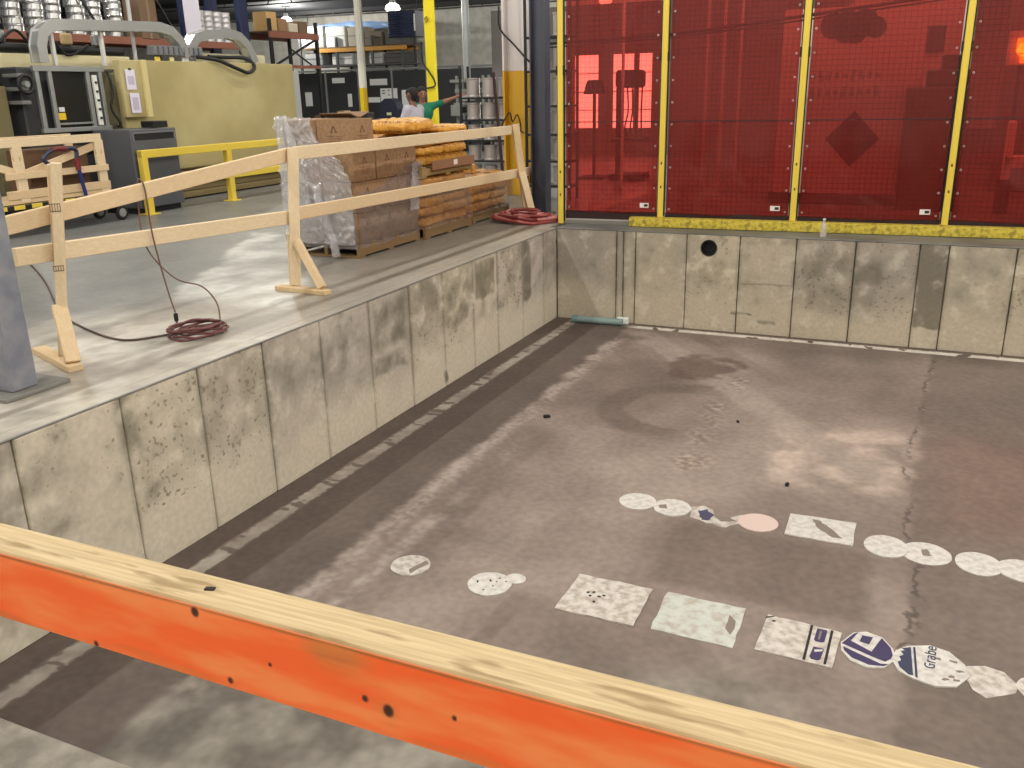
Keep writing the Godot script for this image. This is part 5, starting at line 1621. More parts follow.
	bar("platform", o, Vector3(0, 0.36, 0.2), Vector3(0.62, 0.06, 2.2), mat(0.22, 0.2, 0.18, 0.7), 0.006)
	bar("platform_edge", o, Vector3(0.316, 0.36, 0.2), Vector3(0.008, 0.05, 2.2), mats.yellow, 0.0)
	for k in 9:
		bar("tape_stripe", o, Vector3(0.321, 0.36, -0.75 + 0.24 * k), Vector3(0.004, 0.05, 0.09), mats.black, 0.0)
	bar("under_frame", o, Vector3(0, 0.27, 0.2), Vector3(0.5, 0.12, 2.0), mats.black, 0.01)
	for k in 4:
		var wp := Vector3([0.22, -0.2][k % 2], 0.1, [-0.78, 1.1][k / 2])
		st = mb()
		lathe(st, [Vector2(0, -0.02), Vector2(0.085, -0.02), Vector2(0.1, -0.012), Vector2(0.1, 0.012), Vector2(0.085, 0.02), Vector2(0, 0.02)], 22, at(wp, Basis(Vector3.BACK, PI / 2)))
		var wh := put(fin(st), "wheel", mats.black, o)
		st = mb()
		lathe(st, [Vector2(0, 0.021), Vector2(0.06, 0.021), Vector2(0.05, 0.03), Vector2(0.02, 0.035), Vector2(0, 0.035)], 18, at(wp, Basis(Vector3.BACK, -PI / 2)))
		put(fin(st), "wheel_disc", mat(0.55, 0.55, 0.55, 0.4), wh)
		bar("caster_fork", o, wp + Vector3(-0.035, 0.06, 0), Vector3(0.02, 0.16, 0.06), mats.alu, 0.002)
	o = thing("wooden_crate", "open new-timber crate with diagonal braces standing on the cart", "crate", Vector3(-6.2, 0.39, 1.9))
	var X := 0.28
	bar("top_rail", o, Vector3(X, 0.71, 0.1), Vector3(0.04, 0.10, 1.62), mats.wood2, 0.004)
	bar("lower_rail", o, Vector3(X + 0.02, 0.33, 0.0), Vector3(0.03, 0.08, 1.5), mats.wood0, 0.004)
	for z in [-0.66, 0.54]:
		bar("corner_post", o, Vector3(X, 0.35, z), Vector3(0.045, 0.66, 0.13), mats.wood2, 0.004)
	board("diagonal_brace", o, Vector3(X - 0.03, 0.62, -0.66), Vector3(X - 0.03, 0.33, 0.5), 0.09, 0.025, mats.wood0)
	board("diagonal_brace", o, Vector3(X - 0.03, 0.36, 0.56), Vector3(X - 0.03, 0.55, 1.1), 0.09, 0.025, mats.wood2)
	bar("far_rail", o, Vector3(-0.26, 0.71, 0.1), Vector3(0.04, 0.10, 1.62), mats.wood0, 0.004)
	for z in [-0.66, 0.54]:
		bar("far_post", o, Vector3(-0.26, 0.35, z), Vector3(0.045, 0.66, 0.11), mats.wood0, 0.004)
	bar("crate_floor", o, Vector3(0, 0.03, 0.05), Vector3(0.6, 0.05, 1.6), mats.wood1, 0.004)
	bar("base_skid", o, Vector3(X, 0.11, 0.0), Vector3(0.05, 0.10, 1.5), mats.wood1, 0.004)
	bar("brown_load", thing("brown_load", "brown cardboard-covered load inside the wooden crate", "carton", Vector3(-6.25, 0.445, 1.75)), Vector3(0, 0.28, 0), Vector3(0.36, 0.55, 0.9), mat(0.36, 0.26, 0.17, 0.8), 0.01)
	# bent handle with red grips on the cart
	o = thing("bent_handle", "bent blue handle with dark red grips standing up from the cart", "handle", Vector3(-5.84, 0.39, 1.62))
	st = mb()
	tube(st, smooth_line([Vector3(0, 0.0, 0.0), Vector3(0, 0.22, 0.03), Vector3(0, 0.36, 0.045)], 6), 0.024, 8)
	put(fin(st), "blue_shaft", mat(0.10, 0.15, 0.40, 0.4), o)
	st = mb()
	tube(st, [Vector3(0, 0.34, 0.045), Vector3(0, 0.48, 0.05)], 0.032, 8)
	put(fin(st), "red_grip", mat(0.45, 0.10, 0.12, 0.5), o)
	st = mb()
	tube(st, smooth_line([Vector3(0, 0.48, 0.05), Vector3(0, 0.57, 0.04), Vector3(0, 0.61, 0.12), Vector3(0, 0.60, 0.2)], 6), 0.026, 8)
	tube(st, smooth_line([Vector3(0, 0.60, 0.38), Vector3(0, 0.57, 0.46), Vector3(0, 0.5, 0.53), Vector3(0, 0.44, 0.47)], 6), 0.026, 8)
	put(fin(st), "dark_bend", mat(0.14, 0.17, 0.25, 0.4), o)
	st = mb()
	tube(st, smooth_line([Vector3(0, 0.60, 0.19), Vector3(0, 0.615, 0.29), Vector3(0, 0.60, 0.39)], 5), 0.032, 8)
	put(fin(st), "red_grip", mat(0.40, 0.10, 0.10, 0.5), o)


# ---------------------------------------------------------------- racks with cans on the upper left
func build_racks() -> void:
	var o := thing("pallet_rack", "tall pallet rack with rust-orange beams and navy uprights behind the machines", "rack", Vector3(-9.9, 0, -4.0))
	for z in [3.8, -0.48, -2.2]:
		for x in [0.35, -0.45]:
			bar("upright", o, Vector3(x, 2.4, z), Vector3(0.12, 4.8, 0.12 if z != -2.2 else 0.26), mats.navy, 0.004)
	for y in [2.58, 1.3]:
		for x in [0.36, -0.46]:
			bar("beam", o, Vector3(x, y, 0.8), Vector3(0.05, 0.13, 6.2), mats.orange_beam, 0.004)
		for k in 6:
			bar("shelf_panel", o, Vector3(-0.05, y + 0.035, 3.3 - k), Vector3(0.78, 0.02, 0.96), mat(0.30, 0.25, 0.22, 0.7), 0.0)
	for z in [-0.2, 1.6]:
		board("brace", o, Vector3(0.42, 2.7, z), Vector3(0.42, 3.7, z + 0.7), 0.04, 0.03, mats.black)
	bar("support_sheet", o, Vector3(0.46, 3.7, -0.62), Vector3(0.02, 2.0, 0.42), mat(0.84, 0.82, 0.88, 0.4), 0.0)
	# stacks of shiny cans
	var st := mb()
	lathe(st, [Vector2(0, 0), Vector2(0.155, 0), Vector2(0.16, 0.012), Vector2(0.152, 0.02), Vector2(0.152, 0.095), Vector2(0.16, 0.103), Vector2(0.155, 0.115), Vector2(0.13, 0.118), Vector2(0.0, 0.118)], 20)
	var can := fin(st)
	var cols := [0.30, -0.02, -0.42, -0.85, -1.25, -1.62, -2.08, -2.47, -2.92]
	for k in cols.size():
		for t in 6:
			var c := put(can, "shiny_can", mats.silver, null, at(Vector3(-9.72 + 0.02 * sin(k * 3.0 + t), 2.627 + 0.1185 * t, cols[k] + 0.012 * sin(k + 2.0 * t))))
			tag(c, "shiny metal can, %s from the bottom, %s stack from the left on the tall rack" % [ORD[t], ["first", "second", "third", "fourth", "fifth", "sixth", "seventh", "eighth", "ninth"][k]], "can", "shiny cans on the rack")
	o = thing("brown_box", "tall brown box between the can stacks and the navy upright", "carton", Vector3(-9.7, 2.625, -3.55))
	bar("box_body", o, Vector3(0, 0.35, 0), Vector3(0.4, 0.7, 0.42), mat(0.42, 0.33, 0.25, 0.8), 0.01)
	bar("box_tape", o, Vector3(0.201, 0.35, 0), Vector3(0.002, 0.7, 0.05), mat(0.5, 0.42, 0.33, 0.4), 0.0)
	var small := mb()
	lathe(small, [Vector2(0, 0), Vector2(0.11, 0), Vector2(0.115, 0.012), Vector2(0.108, 0.02), Vector2(0.108, 0.082), Vector2(0.115, 0.09), Vector2(0.108, 0.1), Vector2(0, 0.1)], 16)
	var can2 := fin(small)
	for k in 5:
		for t in 6:
			tag(put(can2, "pale_can", mat(0.78, 0.77, 0.78, 0.35, 0.45), null, at(Vector3(-9.72, 2.627 + 0.1015 * t, -4.82 - 0.26 * k))), "small pale can, %s from the bottom, %s stack between the navy uprights" % [ORD[t], ["first", "second", "third", "fourth", "fifth"][k]], "can", "small pale cans between the uprights")
	# orange-beamed rack further right with boxes
	o = thing("low_rack", "rack with a dark frame and rust-orange top beam beyond the beige machine", "rack", Vector3(-10.0, 0, -8.0))
	for z in [0.85, -0.85]:
		for x in [0.4, -0.4]:
			bar("upright", o, Vector3(x, 1.6, z), Vector3(0.07, 3.2, 0.07), mats.black, 0.003)
	bar("top_beam", o, Vector3(0.42, 2.87, 0), Vector3(0.05, 0.13, 1.8), mats.orange_beam, 0.003)
	bar("back_beam", o, Vector3(-0.42, 2.87, 0), Vector3(0.05, 0.13, 1.8), mats.orange_beam, 0.003)
	bar("top_shelf", o, Vector3(0, 2.945, 0), Vector3(0.86, 0.02, 1.7), mat(0.4, 0.3, 0.2, 0.8), 0.0)
	bar("low_beam", o, Vector3(0.42, 2.2, 0), Vector3(0.05, 0.07, 1.8), mats.orange_beam, 0.003)
	board("brace", o, Vector3(0.42, 2.22, 0.8), Vector3(0.42, 2.82, -0.8), 0.05, 0.03, mats.black)
	board("brace", o, Vector3(0.40, 2.24, -0.6), Vector3(0.40, 2.6, 0.2), 0.04, 0.02, mats.black)
	for k in 4:
		o = thing("carton", "%s carton on the dark-framed rack beyond the beige machine" % ["large tan", "small tan", "white", "brown"][k], "carton", Vector3(-9.95, 2.957, -7.45 - 0.38 * k))
		bar("carton_body", o, Vector3(0, [0.2, 0.14, 0.1, 0.13][k], 0), Vector3(0.4, [0.4, 0.28, 0.2, 0.26][k], 0.33), [mat(0.72, 0.58, 0.38, 0.8), mat(0.55, 0.42, 0.30, 0.8), mat(0.75, 0.7, 0.64, 0.8), mat(0.42, 0.33, 0.26, 0.8)][k], 0.008)
		bar("carton_tape", o, Vector3(0, [0.401, 0.281, 0.201, 0.261][k], 0), Vector3(0.39, 0.002, 0.05), mat(0.66, 0.55, 0.4, 0.4), 0.0)


# ---------------------------------------------------------------- the far end of the hall
func build_far_hall() -> void:
	# black screen fence with grey posts
	var o := thing("screen_fence", "long black screen fence on pale grey posts at the far end of the hall", "fence", Vector3(-15.6, 0, -22.0))
	for k in 6:
		bar("screen_panel", o, Vector3(-3.9 + 1.57 * k, 1.22, 0), Vector3(1.55, 2.42, 0.03), mat(0.19 + 0.02 * (k % 2), 0.195 + 0.02 * (k % 2), 0.2 + 0.02 * (k % 2), 0.6), 0.0)
	for k in 7:
		bar("post", o, Vector3(-4.69 + 1.57 * k, 1.25, 0.05), Vector3(0.07, 2.5, 0.06), mat(0.52, 0.53, 0.52, 0.6), 0.004)
	bar("top_rail", o, Vector3(0, 2.5, 0.03), Vector3(9.5, 0.08, 0.06), mat(0.48, 0.49, 0.48, 0.6), 0.004)
	var papers := [["tall white notice at the left end of the black screen fence", -19.62, 1.42, 0.34, 0.55], ["white strip notice in the middle of the black screen fence, upper left", -18.1, 2.12, 0.6, 0.2], ["white strip notice on the black screen fence right of the white and yellow column", -16.2, 2.02, 0.8, 0.24], ["white notice board with small marks on the black screen fence", -15.75, 1.5, 0.78, 0.55], ["narrow white notice below the strip on the black screen fence", -16.45, 1.35, 0.55, 0.2], ["tall white curled banner at the right end of the notices", -14.95, 1.3, 0.42, 0.8], ["scrappy white paper low on the black screen fence left of the white and yellow column", -17.6, 1.35, 0.2, 0.5]]
	for q in papers:
		var p := thing("notice_sheet", q[0], "notice", Vector3(q[1], q[2], -21.94))
		bar("sheet", p, Vector3.ZERO, Vector3(q[3], q[4], 0.015), mat(0.88, 0.88, 0.87, 0.7), 0.0)
		for j in (6 if q[3] == 0.78 else 0):
			bar("printed_mark", p, Vector3(sin(j * 2.1) * 0.28, cos(j * 3.7) * 0.2, 0.0085), Vector3(0.08 + 0.03 * (j % 3), 0.05, 0.003), mat(0.45, 0.48, 0.55, 0.7), 0.0)
	# columns
	o = thing("building_column", "slender far column, white above and yellow below", "column", Vector3(-10.45, 0, -12.0))
	bar("upper_shaft", o, Vector3(-0.03, 3.3, 0), Vector3(0.11, 3.14, 0.1), mat(0.88, 0.87, 0.82, 0.6), 0.006)
	bar("flange", o, Vector3(0.06, 3.3, -0.02), Vector3(0.07, 3.14, 0.1), mat(0.82, 0.81, 0.75, 0.6), 0.006)
	bar("lower_shaft", o, Vector3(-0.03, 0.865, 0), Vector3(0.11, 1.73, 0.1), mat(0.90, 0.76, 0.10, 0.5), 0.006)
	bar("lower_flange", o, Vector3(0.06, 0.865, -0.02), Vector3(0.07, 1.73, 0.1), mat(0.78, 0.64, 0.08, 0.5), 0.006)
	o = thing("building_column", "far bright yellow column with a hook mark, right of the hanging heater", "column", Vector3(-6.04, 0, -8.0))
	bar("shaft", o, Vector3(0, 4.0, 0), Vector3(0.21, 7.96, 0.12), mat(0.93, 0.85, 0.10, 0.5), 0.008)
	var st := mb()
	tube(st, smooth_line([Vector3(-0.16, 2.6, 0.11), Vector3(-0.14, 2.2, 0.12), Vector3(0.0, 2.0, 0.12), Vector3(0.12, 1.82, 0.12), Vector3(0.12, 1.7, 0.12), Vector3(-0.08, 1.66, 0.12)], 6), 0.018, 6)
	put(fin(st), "cable", mats.black, o)
	st = mb()
	tube(st, smooth_line([Vector3(-0.06, 3.05, 0.11), Vector3(0.0, 3.1, 0.11), Vector3(0.01, 3.03, 0.11), Vector3(-0.05, 2.99, 0.11)], 5), 0.014, 6)
	put(fin(st), "hook", mat(0.6, 0.5, 0.05, 0.6), o)
	# hanging unit heater
	o = thing("unit_heater", "dark blue louvred unit heater hanging from the roof", "heater", Vector3(-10.15, 3.1, -14.0))
	bar("casing", o, Vector3(0, 0.36, 0), Vector3(0.9, 0.72, 0.5), mat(0.10, 0.115, 0.19, 0.5), 0.02)
	for k in 10:
		put(boxmesh(Vector3(0.8, 0.012, 0.06), 0.0), "louvre", mat(0.22, 0.25, 0.38, 0.4), o, at(Vector3(0, 0.06 + 0.065 * k, 0.265), Basis(Vector3.RIGHT, 0.5)))
	bar("bright_edge", o, Vector3(0.44, 0.38, 0.26), Vector3(0.03, 0.45, 0.03), mat(0.8, 0.8, 0.8, 0.4), 0.0)
	for s in [-1, 1]:
		bar("hanger_rod", o, Vector3(0.38 * s, 1.25, 0), Vector3(0.02, 1.1, 0.02), mats.black, 0.0)
	# white flue pipe and the grey machine under it
	o = thing("flue_pipe", "white vertical flue pipe in front of the far block wall", "pipe", Vector3(-8.22, 0, -14.0))
	st = mb()
	lathe(st, [Vector2(0, 1.9), Vector2(0.1, 1.9), Vector2(0.1, 2.9), Vector2(0.112, 2.9), Vector2(0.112, 2.96), Vector2(0.1, 2.96), Vector2(0.1, 4.9), Vector2(0, 4.9)], 18)
	put(fin(st), "pipe_run", mat(0.82, 0.84, 0.84, 0.5), o)
	o = thing("grey_machine", "pale grey framed machine under the white flue pipe", "machine", Vector3(-7.75, 0, -13.3))
	var gmat := mat(0.60, 0.61, 0.58, 0.5)
	bar("lower_body", o, Vector3(0.0, 0.35, 0), Vector3(1.0, 0.7, 0.7), mat(0.16, 0.17, 0.18, 0.6), 0.02)
	bar("crossbar", o, Vector3(0, 1.86, 0), Vector3(1.2, 0.08, 0.3), gmat, 0.01)
	bar("crossbar", o, Vector3(-0.1, 1.60, 0), Vector3(0.7, 0.1, 0.3), gmat, 0.01)
	bar("crossbar", o, Vector3(-0.05, 1.25, 0), Vector3(0.9, 0.06, 0.3), gmat, 0.01)
	bar("control_box", o, Vector3(-0.35, 1.08, 0.1), Vector3(0.4, 0.3, 0.3), gmat, 0.02)
	bar("motor", o, Vector3(-0.05, 1.42, 0.1), Vector3(0.3, 0.18, 0.3), mat(0.8, 0.8, 0.78, 0.5), 0.03)
	for x in [-0.5, 0.32, 0.5]:
		bar("frame_upright", o, Vector3(x, 1.05, -0.1), Vector3(0.07, 1.9, 0.07), gmat, 0.004)
	bar("dark_port", o, Vector3(-0.12, 1.1, 0.26), Vector3(0.16, 0.16, 0.02), mats.black, 0.0)
	# reels in black racks behind the pallets
	reel_rack("reel_rack", "black rack of pale reels behind the far bag stack, left of the yellow column", Vector3(-2.95, 0, -4.4), 3, [0.12, 0.44, 0.78, 1.12, 1.48], 0.12, "rack behind the pallets")
	o = thing("leaning_bar", "dark red bar leaning on the black reel rack", "bar", Vector3(-2.65, 0, -4.0))
	board("bar_body", o, Vector3(0.12, 0.03, 0.0), Vector3(-0.06, 1.86, -0.08), 0.05, 0.03, mat(0.20, 0.07, 0.07, 0.6))
	# far storage rack
	o = thing("storage_rack", "far storage rack with yellow beams above the black screen fence", "rack", Vector3(-17.85, 0.1, -23.0))
	for x in [-2.4, -0.6, 1.1, 2.5]:
		bar("upright", o, Vector3(x, 1.8, 0.5), Vector3(0.09, 3.8, 0.09), mat(0.30, 0.31, 0.32, 0.6), 0.004)
		bar("rear_upright", o, Vector3(x, 1.8, -0.5), Vector3(0.09, 3.8, 0.09), mat(0.30, 0.31, 0.32, 0.6), 0.004)
	bar("beam", o, Vector3(0.6, 3.2, 0.52), Vector3(4.2, 0.15, 0.06), mat(0.78, 0.56, 0.22, 0.6), 0.004)
	bar("rear_beam", o, Vector3(0.1, 3.2, -0.52), Vector3(5.0, 0.15, 0.06), mat(0.78, 0.56, 0.22, 0.6), 0.004)
	bar("shelf", o, Vector3(0.1, 3.29, 0), Vector3(5.1, 0.03, 1.1), mat(0.45, 0.36, 0.25, 0.8), 0.0)
	bar("lower_shelf", o, Vector3(0.1, 2.6, 0), Vector3(5.1, 0.06, 1.1), mat(0.3, 0.3, 0.3, 0.8), 0.0)
	var loads := [["large grey shrink-wrapped load on the far storage rack, left end", -18.35, 3.305, 1.25, 0.85, c8(150, 150, 148)], ["bright white boxed load on the far storage rack", -17.15, 3.305, 0.95, 0.8, c8(226, 226, 222)], ["cream load on the far storage rack beside the white boxed load", -16.2, 3.305, 0.7, 0.75, c8(178, 168, 150)], ["brown stacked load on the far storage rack, right half", -15.35, 3.305, 0.8, 0.55, c8(120, 108, 92)], ["dark load at the right end of the far storage rack", -14.4, 3.305, 0.8, 0.5, c8(90, 86, 82)], ["grey load under the yellow beam, left end of the far storage rack", -18.3, 2.632, 0.9, 0.5, c8(128, 130, 130)], ["white cartons under the yellow beam of the far storage rack", -16.9, 2.632, 1.0, 0.45, c8(205, 206, 204)], ["white cartons under the yellow beam, right of the far column", -15.3, 2.632, 0.6, 0.42, c8(200, 200, 196)], ["dark clutter under the yellow beam, right end of the far storage rack", -14.45, 2.632, 0.9, 0.38, c8(80, 78, 74)]]
	for q in loads:
		var p := thing("rack_load", q[0], "load", Vector3(q[1] - 1.35, q[2] + 0.1, -23.0))
		bar("load_body", p, Vector3(0, q[4] / 2, 0), Vector3(q[3], q[4], 0.9), mat(q[5].r, q[5].g, q[5].b, 0.6), 0.03)
		bar("load_band", p, Vector3(0, q[4] * 0.55, 0.455), Vector3(q[3] * 0.98, 0.03, 0.008), mat(q[5].r * 0.7, q[5].g * 0.7, q[5].b * 0.7, 0.6), 0.0)
	# blue tarpaulin stretched above the far rack
	o = thing("blue_tarpaulin", "pale blue tarpaulin stretched above the far storage rack", "tarpaulin", Vector3(-18.6, 4.14, -24.2))
	var n := noise(170, 0.6, 3)
	put(sheet_mesh(30, 6, func(u: float, v: float):
		var x := -3.0 + 5.6 * u
		return Vector3(x, 0.36 - 0.36 * v - 0.25 * pow(absf(u - 0.45) * 2, 2) * (1.0 - v) + 0.05 * n.get_noise_2d(x, v * 4), 0.15 * v + 0.1 * n.get_noise_2d(x * 2, v)), 0.01), "tarp_sheet", mat(0.52, 0.64, 0.80, 0.5), o)
	for s in [-1, 1]:
		bar("tarp_line", o, Vector3(2.4 * s, 0.42, 0), Vector3(0.02, 0.86, 0.02), mats.black, 0.0)
	# chair back and plant-like clutter low before the screen
	o = thing("round_machine", "dark blue machine with a rounded arched cover beyond the cartons", "machine", Vector3(-7.6, 0, -8.8))
	st = mb()
	prism(st, pv([-0.22, 0, 0.22, 0, 0.25, 0.2, 0.2, 0.36, 0.08, 0.44, -0.08, 0.44, -0.2, 0.36, -0.25, 0.2]), 0.3, at(Vector3(0, 1.02, -0.15)))
	put(fin(st), "arched_cover", mat(0.09, 0.11, 0.18, 0.5), o)
	bar("machine_base", o, Vector3(0, 0.51, 0), Vector3(0.6, 1.02, 0.5), mat(0.2, 0.21, 0.23, 0.6), 0.02)
	bar("small_light", o, Vector3(0.02, 1.12, 0.155), Vector3(0.12, 0.06, 0.02), mat(0.75, 0.78, 0.6, 0.5), 0.0)
	o = thing("work_table", "cluttered work table behind the wrapped cartons", "table", Vector3(-9.4, 0, -9.6))
	bar("tabletop", o, Vector3(0, 0.9, 0), Vector3(1.8, 0.05, 0.8), mat(0.5, 0.42, 0.3, 0.7), 0.005)
	for sx in [-1, 1]:
		for sz in [-1, 1]:
			bar("leg", o, Vector3(0.82 * sx, 0.44, 0.33 * sz), Vector3(0.06, 0.88, 0.06), mats.black, 0.004)
	for k in 5:
		var p := thing("parts_bin", "%s parts bin on the work table behind the cartons" % ["leftmost brown", "second grey", "middle tan", "fourth brown", "rightmost dark"][k], "bin", Vector3(-10.1 + 0.34 * k, 0.925, -9.5))
		var bc: Color = [c8(120, 90, 60), c8(130, 130, 128), c8(176, 146, 96), c8(110, 80, 52), c8(60, 58, 56)][k]
		st = mb()
		var hh := 0.16 + 0.05 * (k % 3)
		box(st, Vector3(0, hh / 2, 0), Vector3(0.24, hh, 0.3), 0.02)
		put(fin(st), "bin_body", mat(bc.r, bc.g, bc.b, 0.7), p)
		bar("bin_lip", p, Vector3(0, hh - 0.01, 0.152), Vector3(0.22, 0.02, 0.01), mat(bc.r * 0.7, bc.g * 0.7, bc.b * 0.7, 0.7), 0.0)


# ---------------------------------------------------------------- people
func blob(bones: Array, cell: float, k: float) -> ArrayMesh:  # surface nets over tapered capsules [a, b, ra, rb] joined smoothly
	var lo := Vector3.INF
	var hi := -Vector3.INF
	for b in bones:
		var r: float = maxf(b[2], b[3]) + k + cell * 2
		for p in [b[0], b[1]]:
			lo = lo.min(p - Vector3.ONE * r)
			hi = hi.max(p + Vector3.ONE * r)
	var nx := int((hi.x - lo.x) / cell) + 2
	var ny := int((hi.y - lo.y) / cell) + 2
	var nz := int((hi.z - lo.z) / cell) + 2
	var f := PackedFloat32Array()
	f.resize(nx * ny * nz)
	f.fill(1.0)
	for b in bones:
		var A: Vector3 = b[0]
		var ab: Vector3 = b[1] - A
		var ra: float = b[2]
		var rb: float = b[3]
		var l2 := maxf(ab.length_squared(), 1e-9)
		var r := maxf(ra, rb) + k + cell * 2
		var p0 := (A.min(b[1]) - Vector3.ONE * r - lo) / cell
		var p1 := (A.max(b[1]) + Vector3.ONE * r - lo) / cell
		for z in range(maxi(0, int(p0.z)), mini(nz, int(p1.z) + 1)):
			for y in range(maxi(0, int(p0.y)), mini(ny, int(p1.y) + 1)):
				var row := (z * ny + y) * nx
				for x in range(maxi(0, int(p0.x)), mini(nx, int(p1.x) + 1)):
					var p := lo + Vector3(x, y, z) * cell - A
					var t := clampf(p.dot(ab) / l2, 0, 1)
					var d := (p - ab * t).length() - lerpf(ra, rb, t)
					var e := f[row + x]
					var h := maxf(k - absf(d - e), 0.0) / k
					f[row + x] = minf(d, e) - h * h * k * 0.25
	var st := mb()
	var ids := {}
	var vs := []
	var sx := 1
	var sy := nx
	var sz := nx * ny
	for z in nz - 1:
		for y in ny - 1:
			for x in nx - 1:
				var i := x + y * sy + z * sz
				var n := 0
				var c := Vector3.ZERO
				var s0 := f[i] < 0
				if s0 == (f[i + sx] < 0) and s0 == (f[i + sy] < 0) and s0 == (f[i + sz] < 0) and s0 == (f[i + sx + sy] < 0) and s0 == (f[i + sx + sz] < 0) and s0 == (f[i + sy + sz] < 0) and s0 == (f[i + sx + sy + sz] < 0):
					continue
				for e in [[0, 0, 0, 0], [0, 1, 0, 0], [0, 0, 1, 0], [0, 1, 1, 0], [1, 0, 0, 0], [1, 1, 0, 0], [1, 0, 1, 0], [1, 1, 1, 0], [2, 0, 0, 0], [2, 1, 0, 0], [2, 0, 1, 0], [2, 1, 1, 0]]:
					var o := Vector3i.ZERO
					o[(e[0] + 1) % 3] = e[1]
					o[(e[0] + 2) % 3] = e[2]
					var q := o
					q[e[0]] = 1
					var fa := f[i + o.x + o.y * sy + o.z * sz]
					var fb := f[i + q.x + q.y * sy + q.z * sz]
					if (fa < 0) != (fb < 0):
						c += Vector3(o).lerp(Vector3(q), fa / (fa - fb))
						n += 1
				ids[i] = vs.size()
				vs.append(lo + (Vector3(x, y, z) + c / n) * cell)
	for i in ids:
		for ax in 3:
			var sa: int = [sx, sy, sz][ax]
			var sb: int = [sy, sz, sx][ax]
			var sc: int = [sz, sx, sy][ax]
			if i + sa < f.size() and (f[i] < 0) != (f[i + sa] < 0) and ids.has(i - sb) and ids.has(i - sc) and ids.has(i - sb - sc):
				var q := [vs[ids[i]], vs[ids[i - sb]], vs[ids[i - sb - sc]], vs[ids[i - sc]]]
				if f[i] < 0:
					quad(st, q[0], q[1], q[2], q[3], 0)
				else:
					quad(st, q[3], q[2], q[1], q[0], 0)
	return fin(st)


func hand_bones(w: Vector3, dir: Vector3, side: Vector3) -> Array:  # palm, four unequal curled fingers and a thumb from its side
	var nrm := dir.cross(side).normalized()
	var out := []
	for k in 4:
		var s := side * (0.03 - 0.02 * k)
		var l: float = [0.068, 0.078, 0.072, 0.056][k]
		var base := w + dir * 0.09 + s
		out.append([w + dir * 0.015 + s * 0.6, base, 0.016, 0.013])
		var mid := base + dir * l * 0.5 + nrm * 0.008
		out.append([base, mid, 0.0095, 0.009])
		out.append([mid, mid + dir * l * 0.42 + nrm * 0.022, 0.009, 0.0075])
	var tb := w + dir * 0.03 + side * 0.032
	out.append([tb, tb + dir * 0.035 + side * 0.022 + nrm * 0.01, 0.012, 0.010])
	out.append([tb + dir * 0.035 + side * 0.022 + nrm * 0.01, tb + dir * 0.066 + side * 0.026 + nrm * 0.02, 0.010, 0.008])
	return out


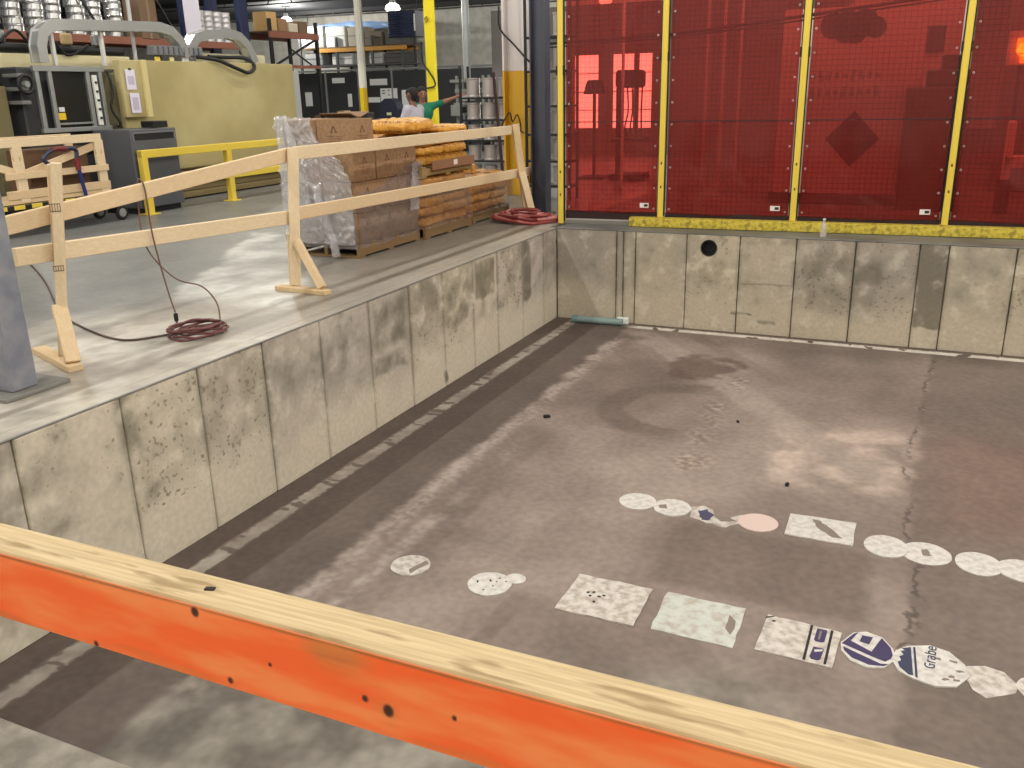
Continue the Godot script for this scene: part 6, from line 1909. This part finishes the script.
func person(label: String, pos: Vector3, turn: float, skin: Color, shirt: Color, trousers: Color, hair: Color, scale_y: float, right_arm: Array, left_arm: Array) -> void:
	var o := thing("person", label, "person", pos, turn)
	var H := scale_y  # local front is +z, the person's right is -x
	var V := func(x: float, y: float, z: float) -> Vector3: return Vector3(x, y * H, z)
	var body := []
	for s in [-1, 1]:
		body.append([V.call(0.09 * s, 0.9, 0), V.call(0.10 * s, 0.49, 0.012), 0.082, 0.055])
		body.append([V.call(0.10 * s, 0.49, 0.012), V.call(0.105 * s, 0.09, -0.015), 0.054, 0.036])
		body.append([V.call(0.105 * s, 0.07, -0.03), V.call(0.115 * s, 0.035, 0.13), 0.036, 0.028])
	body.append([V.call(-0.06, 0.94, 0), V.call(0.06, 0.94, 0), 0.115, 0.115])
	body.append([V.call(0, 0.98, 0), V.call(0, 1.18, 0.005), 0.125, 0.135])
	body.append([V.call(-0.07, 1.24, 0), V.call(0.07, 1.24, 0), 0.125, 0.125])
	body.append([V.call(-0.15, 1.36, -0.01), V.call(0.15, 1.36, -0.01), 0.062, 0.062])
	body.append([V.call(0, 1.38, -0.015), V.call(0, 1.50, 0.01), 0.056, 0.052])
	var arms := [[-1, right_arm], [1, left_arm]]
	for a in arms:
		var sh: Vector3 = V.call(0.175 * a[0], 1.36, -0.01)
		var el: Vector3 = a[1][0]
		var wr: Vector3 = a[1][1]
		body.append([sh, el, 0.052, 0.04])
		body.append([el, wr, 0.039, 0.027])
	put(blob(body, 0.022, 0.05), "body", mat(skin.r, skin.g, skin.b, 0.6), o)
	var b: Node3D = o.get_child(0)
	# head with brow, nose, chin and ears
	var c: Vector3 = V.call(0, 1.60, 0.02)
	var head := [[c + Vector3(0, 0.035, -0.02), c + Vector3(0, 0.03, 0.02), 0.088, 0.080], [c + Vector3(0, -0.02, 0.02), c + Vector3(0, -0.075, 0.045), 0.07, 0.038], [c + Vector3(0, 0.02, 0.09), c + Vector3(0, -0.018, 0.112), 0.011, 0.016], [c + Vector3(-0.02, -0.052, 0.084), c + Vector3(0.02, -0.052, 0.084), 0.010, 0.010], [c + Vector3(-0.035, 0.03, 0.083), c + Vector3(0.035, 0.03, 0.083), 0.012, 0.012], [c + Vector3(0, -0.12, 0.0), c + Vector3(0, -0.04, 0.0), 0.05, 0.05]]
	for s in [-1, 1]:
		head.append([c + Vector3(0.083 * s, 0.02, 0.0), c + Vector3(0.083 * s, -0.02, 0.004), 0.018, 0.012])
	put(blob(head, 0.009, 0.02), "head", mat(skin.r, skin.g, skin.b, 0.55), b)
	var st := mb()
	for s in [-1, 1]:
		lathe(st, [Vector2(0, -0.010), Vector2(0.008, -0.006), Vector2(0.011, 0), Vector2(0.008, 0.006), Vector2(0, 0.010)], 10, at(c + Vector3(0.032 * s, 0.012, 0.088)))
	put(fin(st), "eyes", mat(0.08, 0.06, 0.05, 0.3), b)
	put(blob([[c + Vector3(0, 0.055, -0.035), c + Vector3(0, 0.06, 0.015), 0.09, 0.078], [c + Vector3(0, 0.0, -0.06), c + Vector3(0, -0.05, -0.045), 0.068, 0.05], [c + Vector3(-0.05, 0.06, 0.045), c + Vector3(0.05, 0.06, 0.045), 0.036, 0.036]], 0.011, 0.02), "hair", mat(hair.r, hair.g, hair.b, 0.8), b)
	# hands
	for a in arms:
		var wr: Vector3 = a[1][1]
		var dir: Vector3 = (a[1][1] - a[1][0]).normalized()
		var side := dir.cross(Vector3.RIGHT if absf(dir.y) > 0.6 else Vector3.UP).normalized()
		put(blob(hand_bones(wr, dir, side), 0.005, 0.008), "hand", mat(skin.r, skin.g, skin.b, 0.6), b)
	# clothes follow the body
	var cloth := [[V.call(-0.06, 0.90, 0), V.call(0.06, 0.90, 0), 0.135, 0.135], [V.call(0, 0.98, 0), V.call(0, 1.18, 0.005), 0.138, 0.148], [V.call(-0.07, 1.24, 0), V.call(0.07, 1.24, 0), 0.138, 0.138], [V.call(-0.15, 1.36, -0.01), V.call(0.15, 1.36, -0.01), 0.076, 0.076]]
	for a in arms:
		var sh: Vector3 = V.call(0.175 * a[0], 1.36, -0.01)
		cloth.append([sh, sh.lerp(a[1][0], 0.72), 0.068, 0.062])
	put(blob(cloth, 0.022, 0.05), "shirt", mat(shirt.r, shirt.g, shirt.b, 0.85), o)
	var legs := [[V.call(-0.06, 0.93, 0), V.call(0.06, 0.93, 0), 0.122, 0.122]]
	var shoes := []
	for s in [-1, 1]:
		legs.append([V.call(0.09 * s, 0.88, 0), V.call(0.10 * s, 0.49, 0.012), 0.094, 0.070])
		legs.append([V.call(0.10 * s, 0.49, 0.012), V.call(0.105 * s, 0.09, -0.015), 0.068, 0.058])
		shoes.append([V.call(0.105 * s, 0.055, -0.05), V.call(0.117 * s, 0.042, 0.15), 0.05, 0.040])
	put(blob(legs, 0.022, 0.03), "trousers", mat(trousers.r, trousers.g, trousers.b, 0.85), o)
	put(blob(shoes, 0.018, 0.02), "shoes", mats.black, o)


func build_people() -> void:
	person("person with dark hair in a light grey shirt, half turned away, beyond the bags", Vector3(-4.38, 0, -4.27), -1.75, c8(112, 78, 60), c8(176, 172, 182), c8(52, 56, 70), c8(26, 22, 20), 0.95,
		[Vector3(-0.23, 1.08, 0.03), Vector3(-0.22, 0.86, 0.14)], [Vector3(0.24, 1.08, 0.06), Vector3(0.16, 1.0, 0.28)])
	person("person in a green shirt facing the viewer, one arm stretched out sideways", Vector3(-4.98, 0, -5.66), 0.75, c8(142, 96, 76), c8(18, 104, 78), c8(44, 46, 56), c8(24, 20, 18), 0.965,
		[Vector3(-0.24, 1.10, 0.06), Vector3(-0.20, 0.90, 0.2)], [Vector3(0.46, 1.40, -0.02), Vector3(0.74, 1.50, 0.0)])
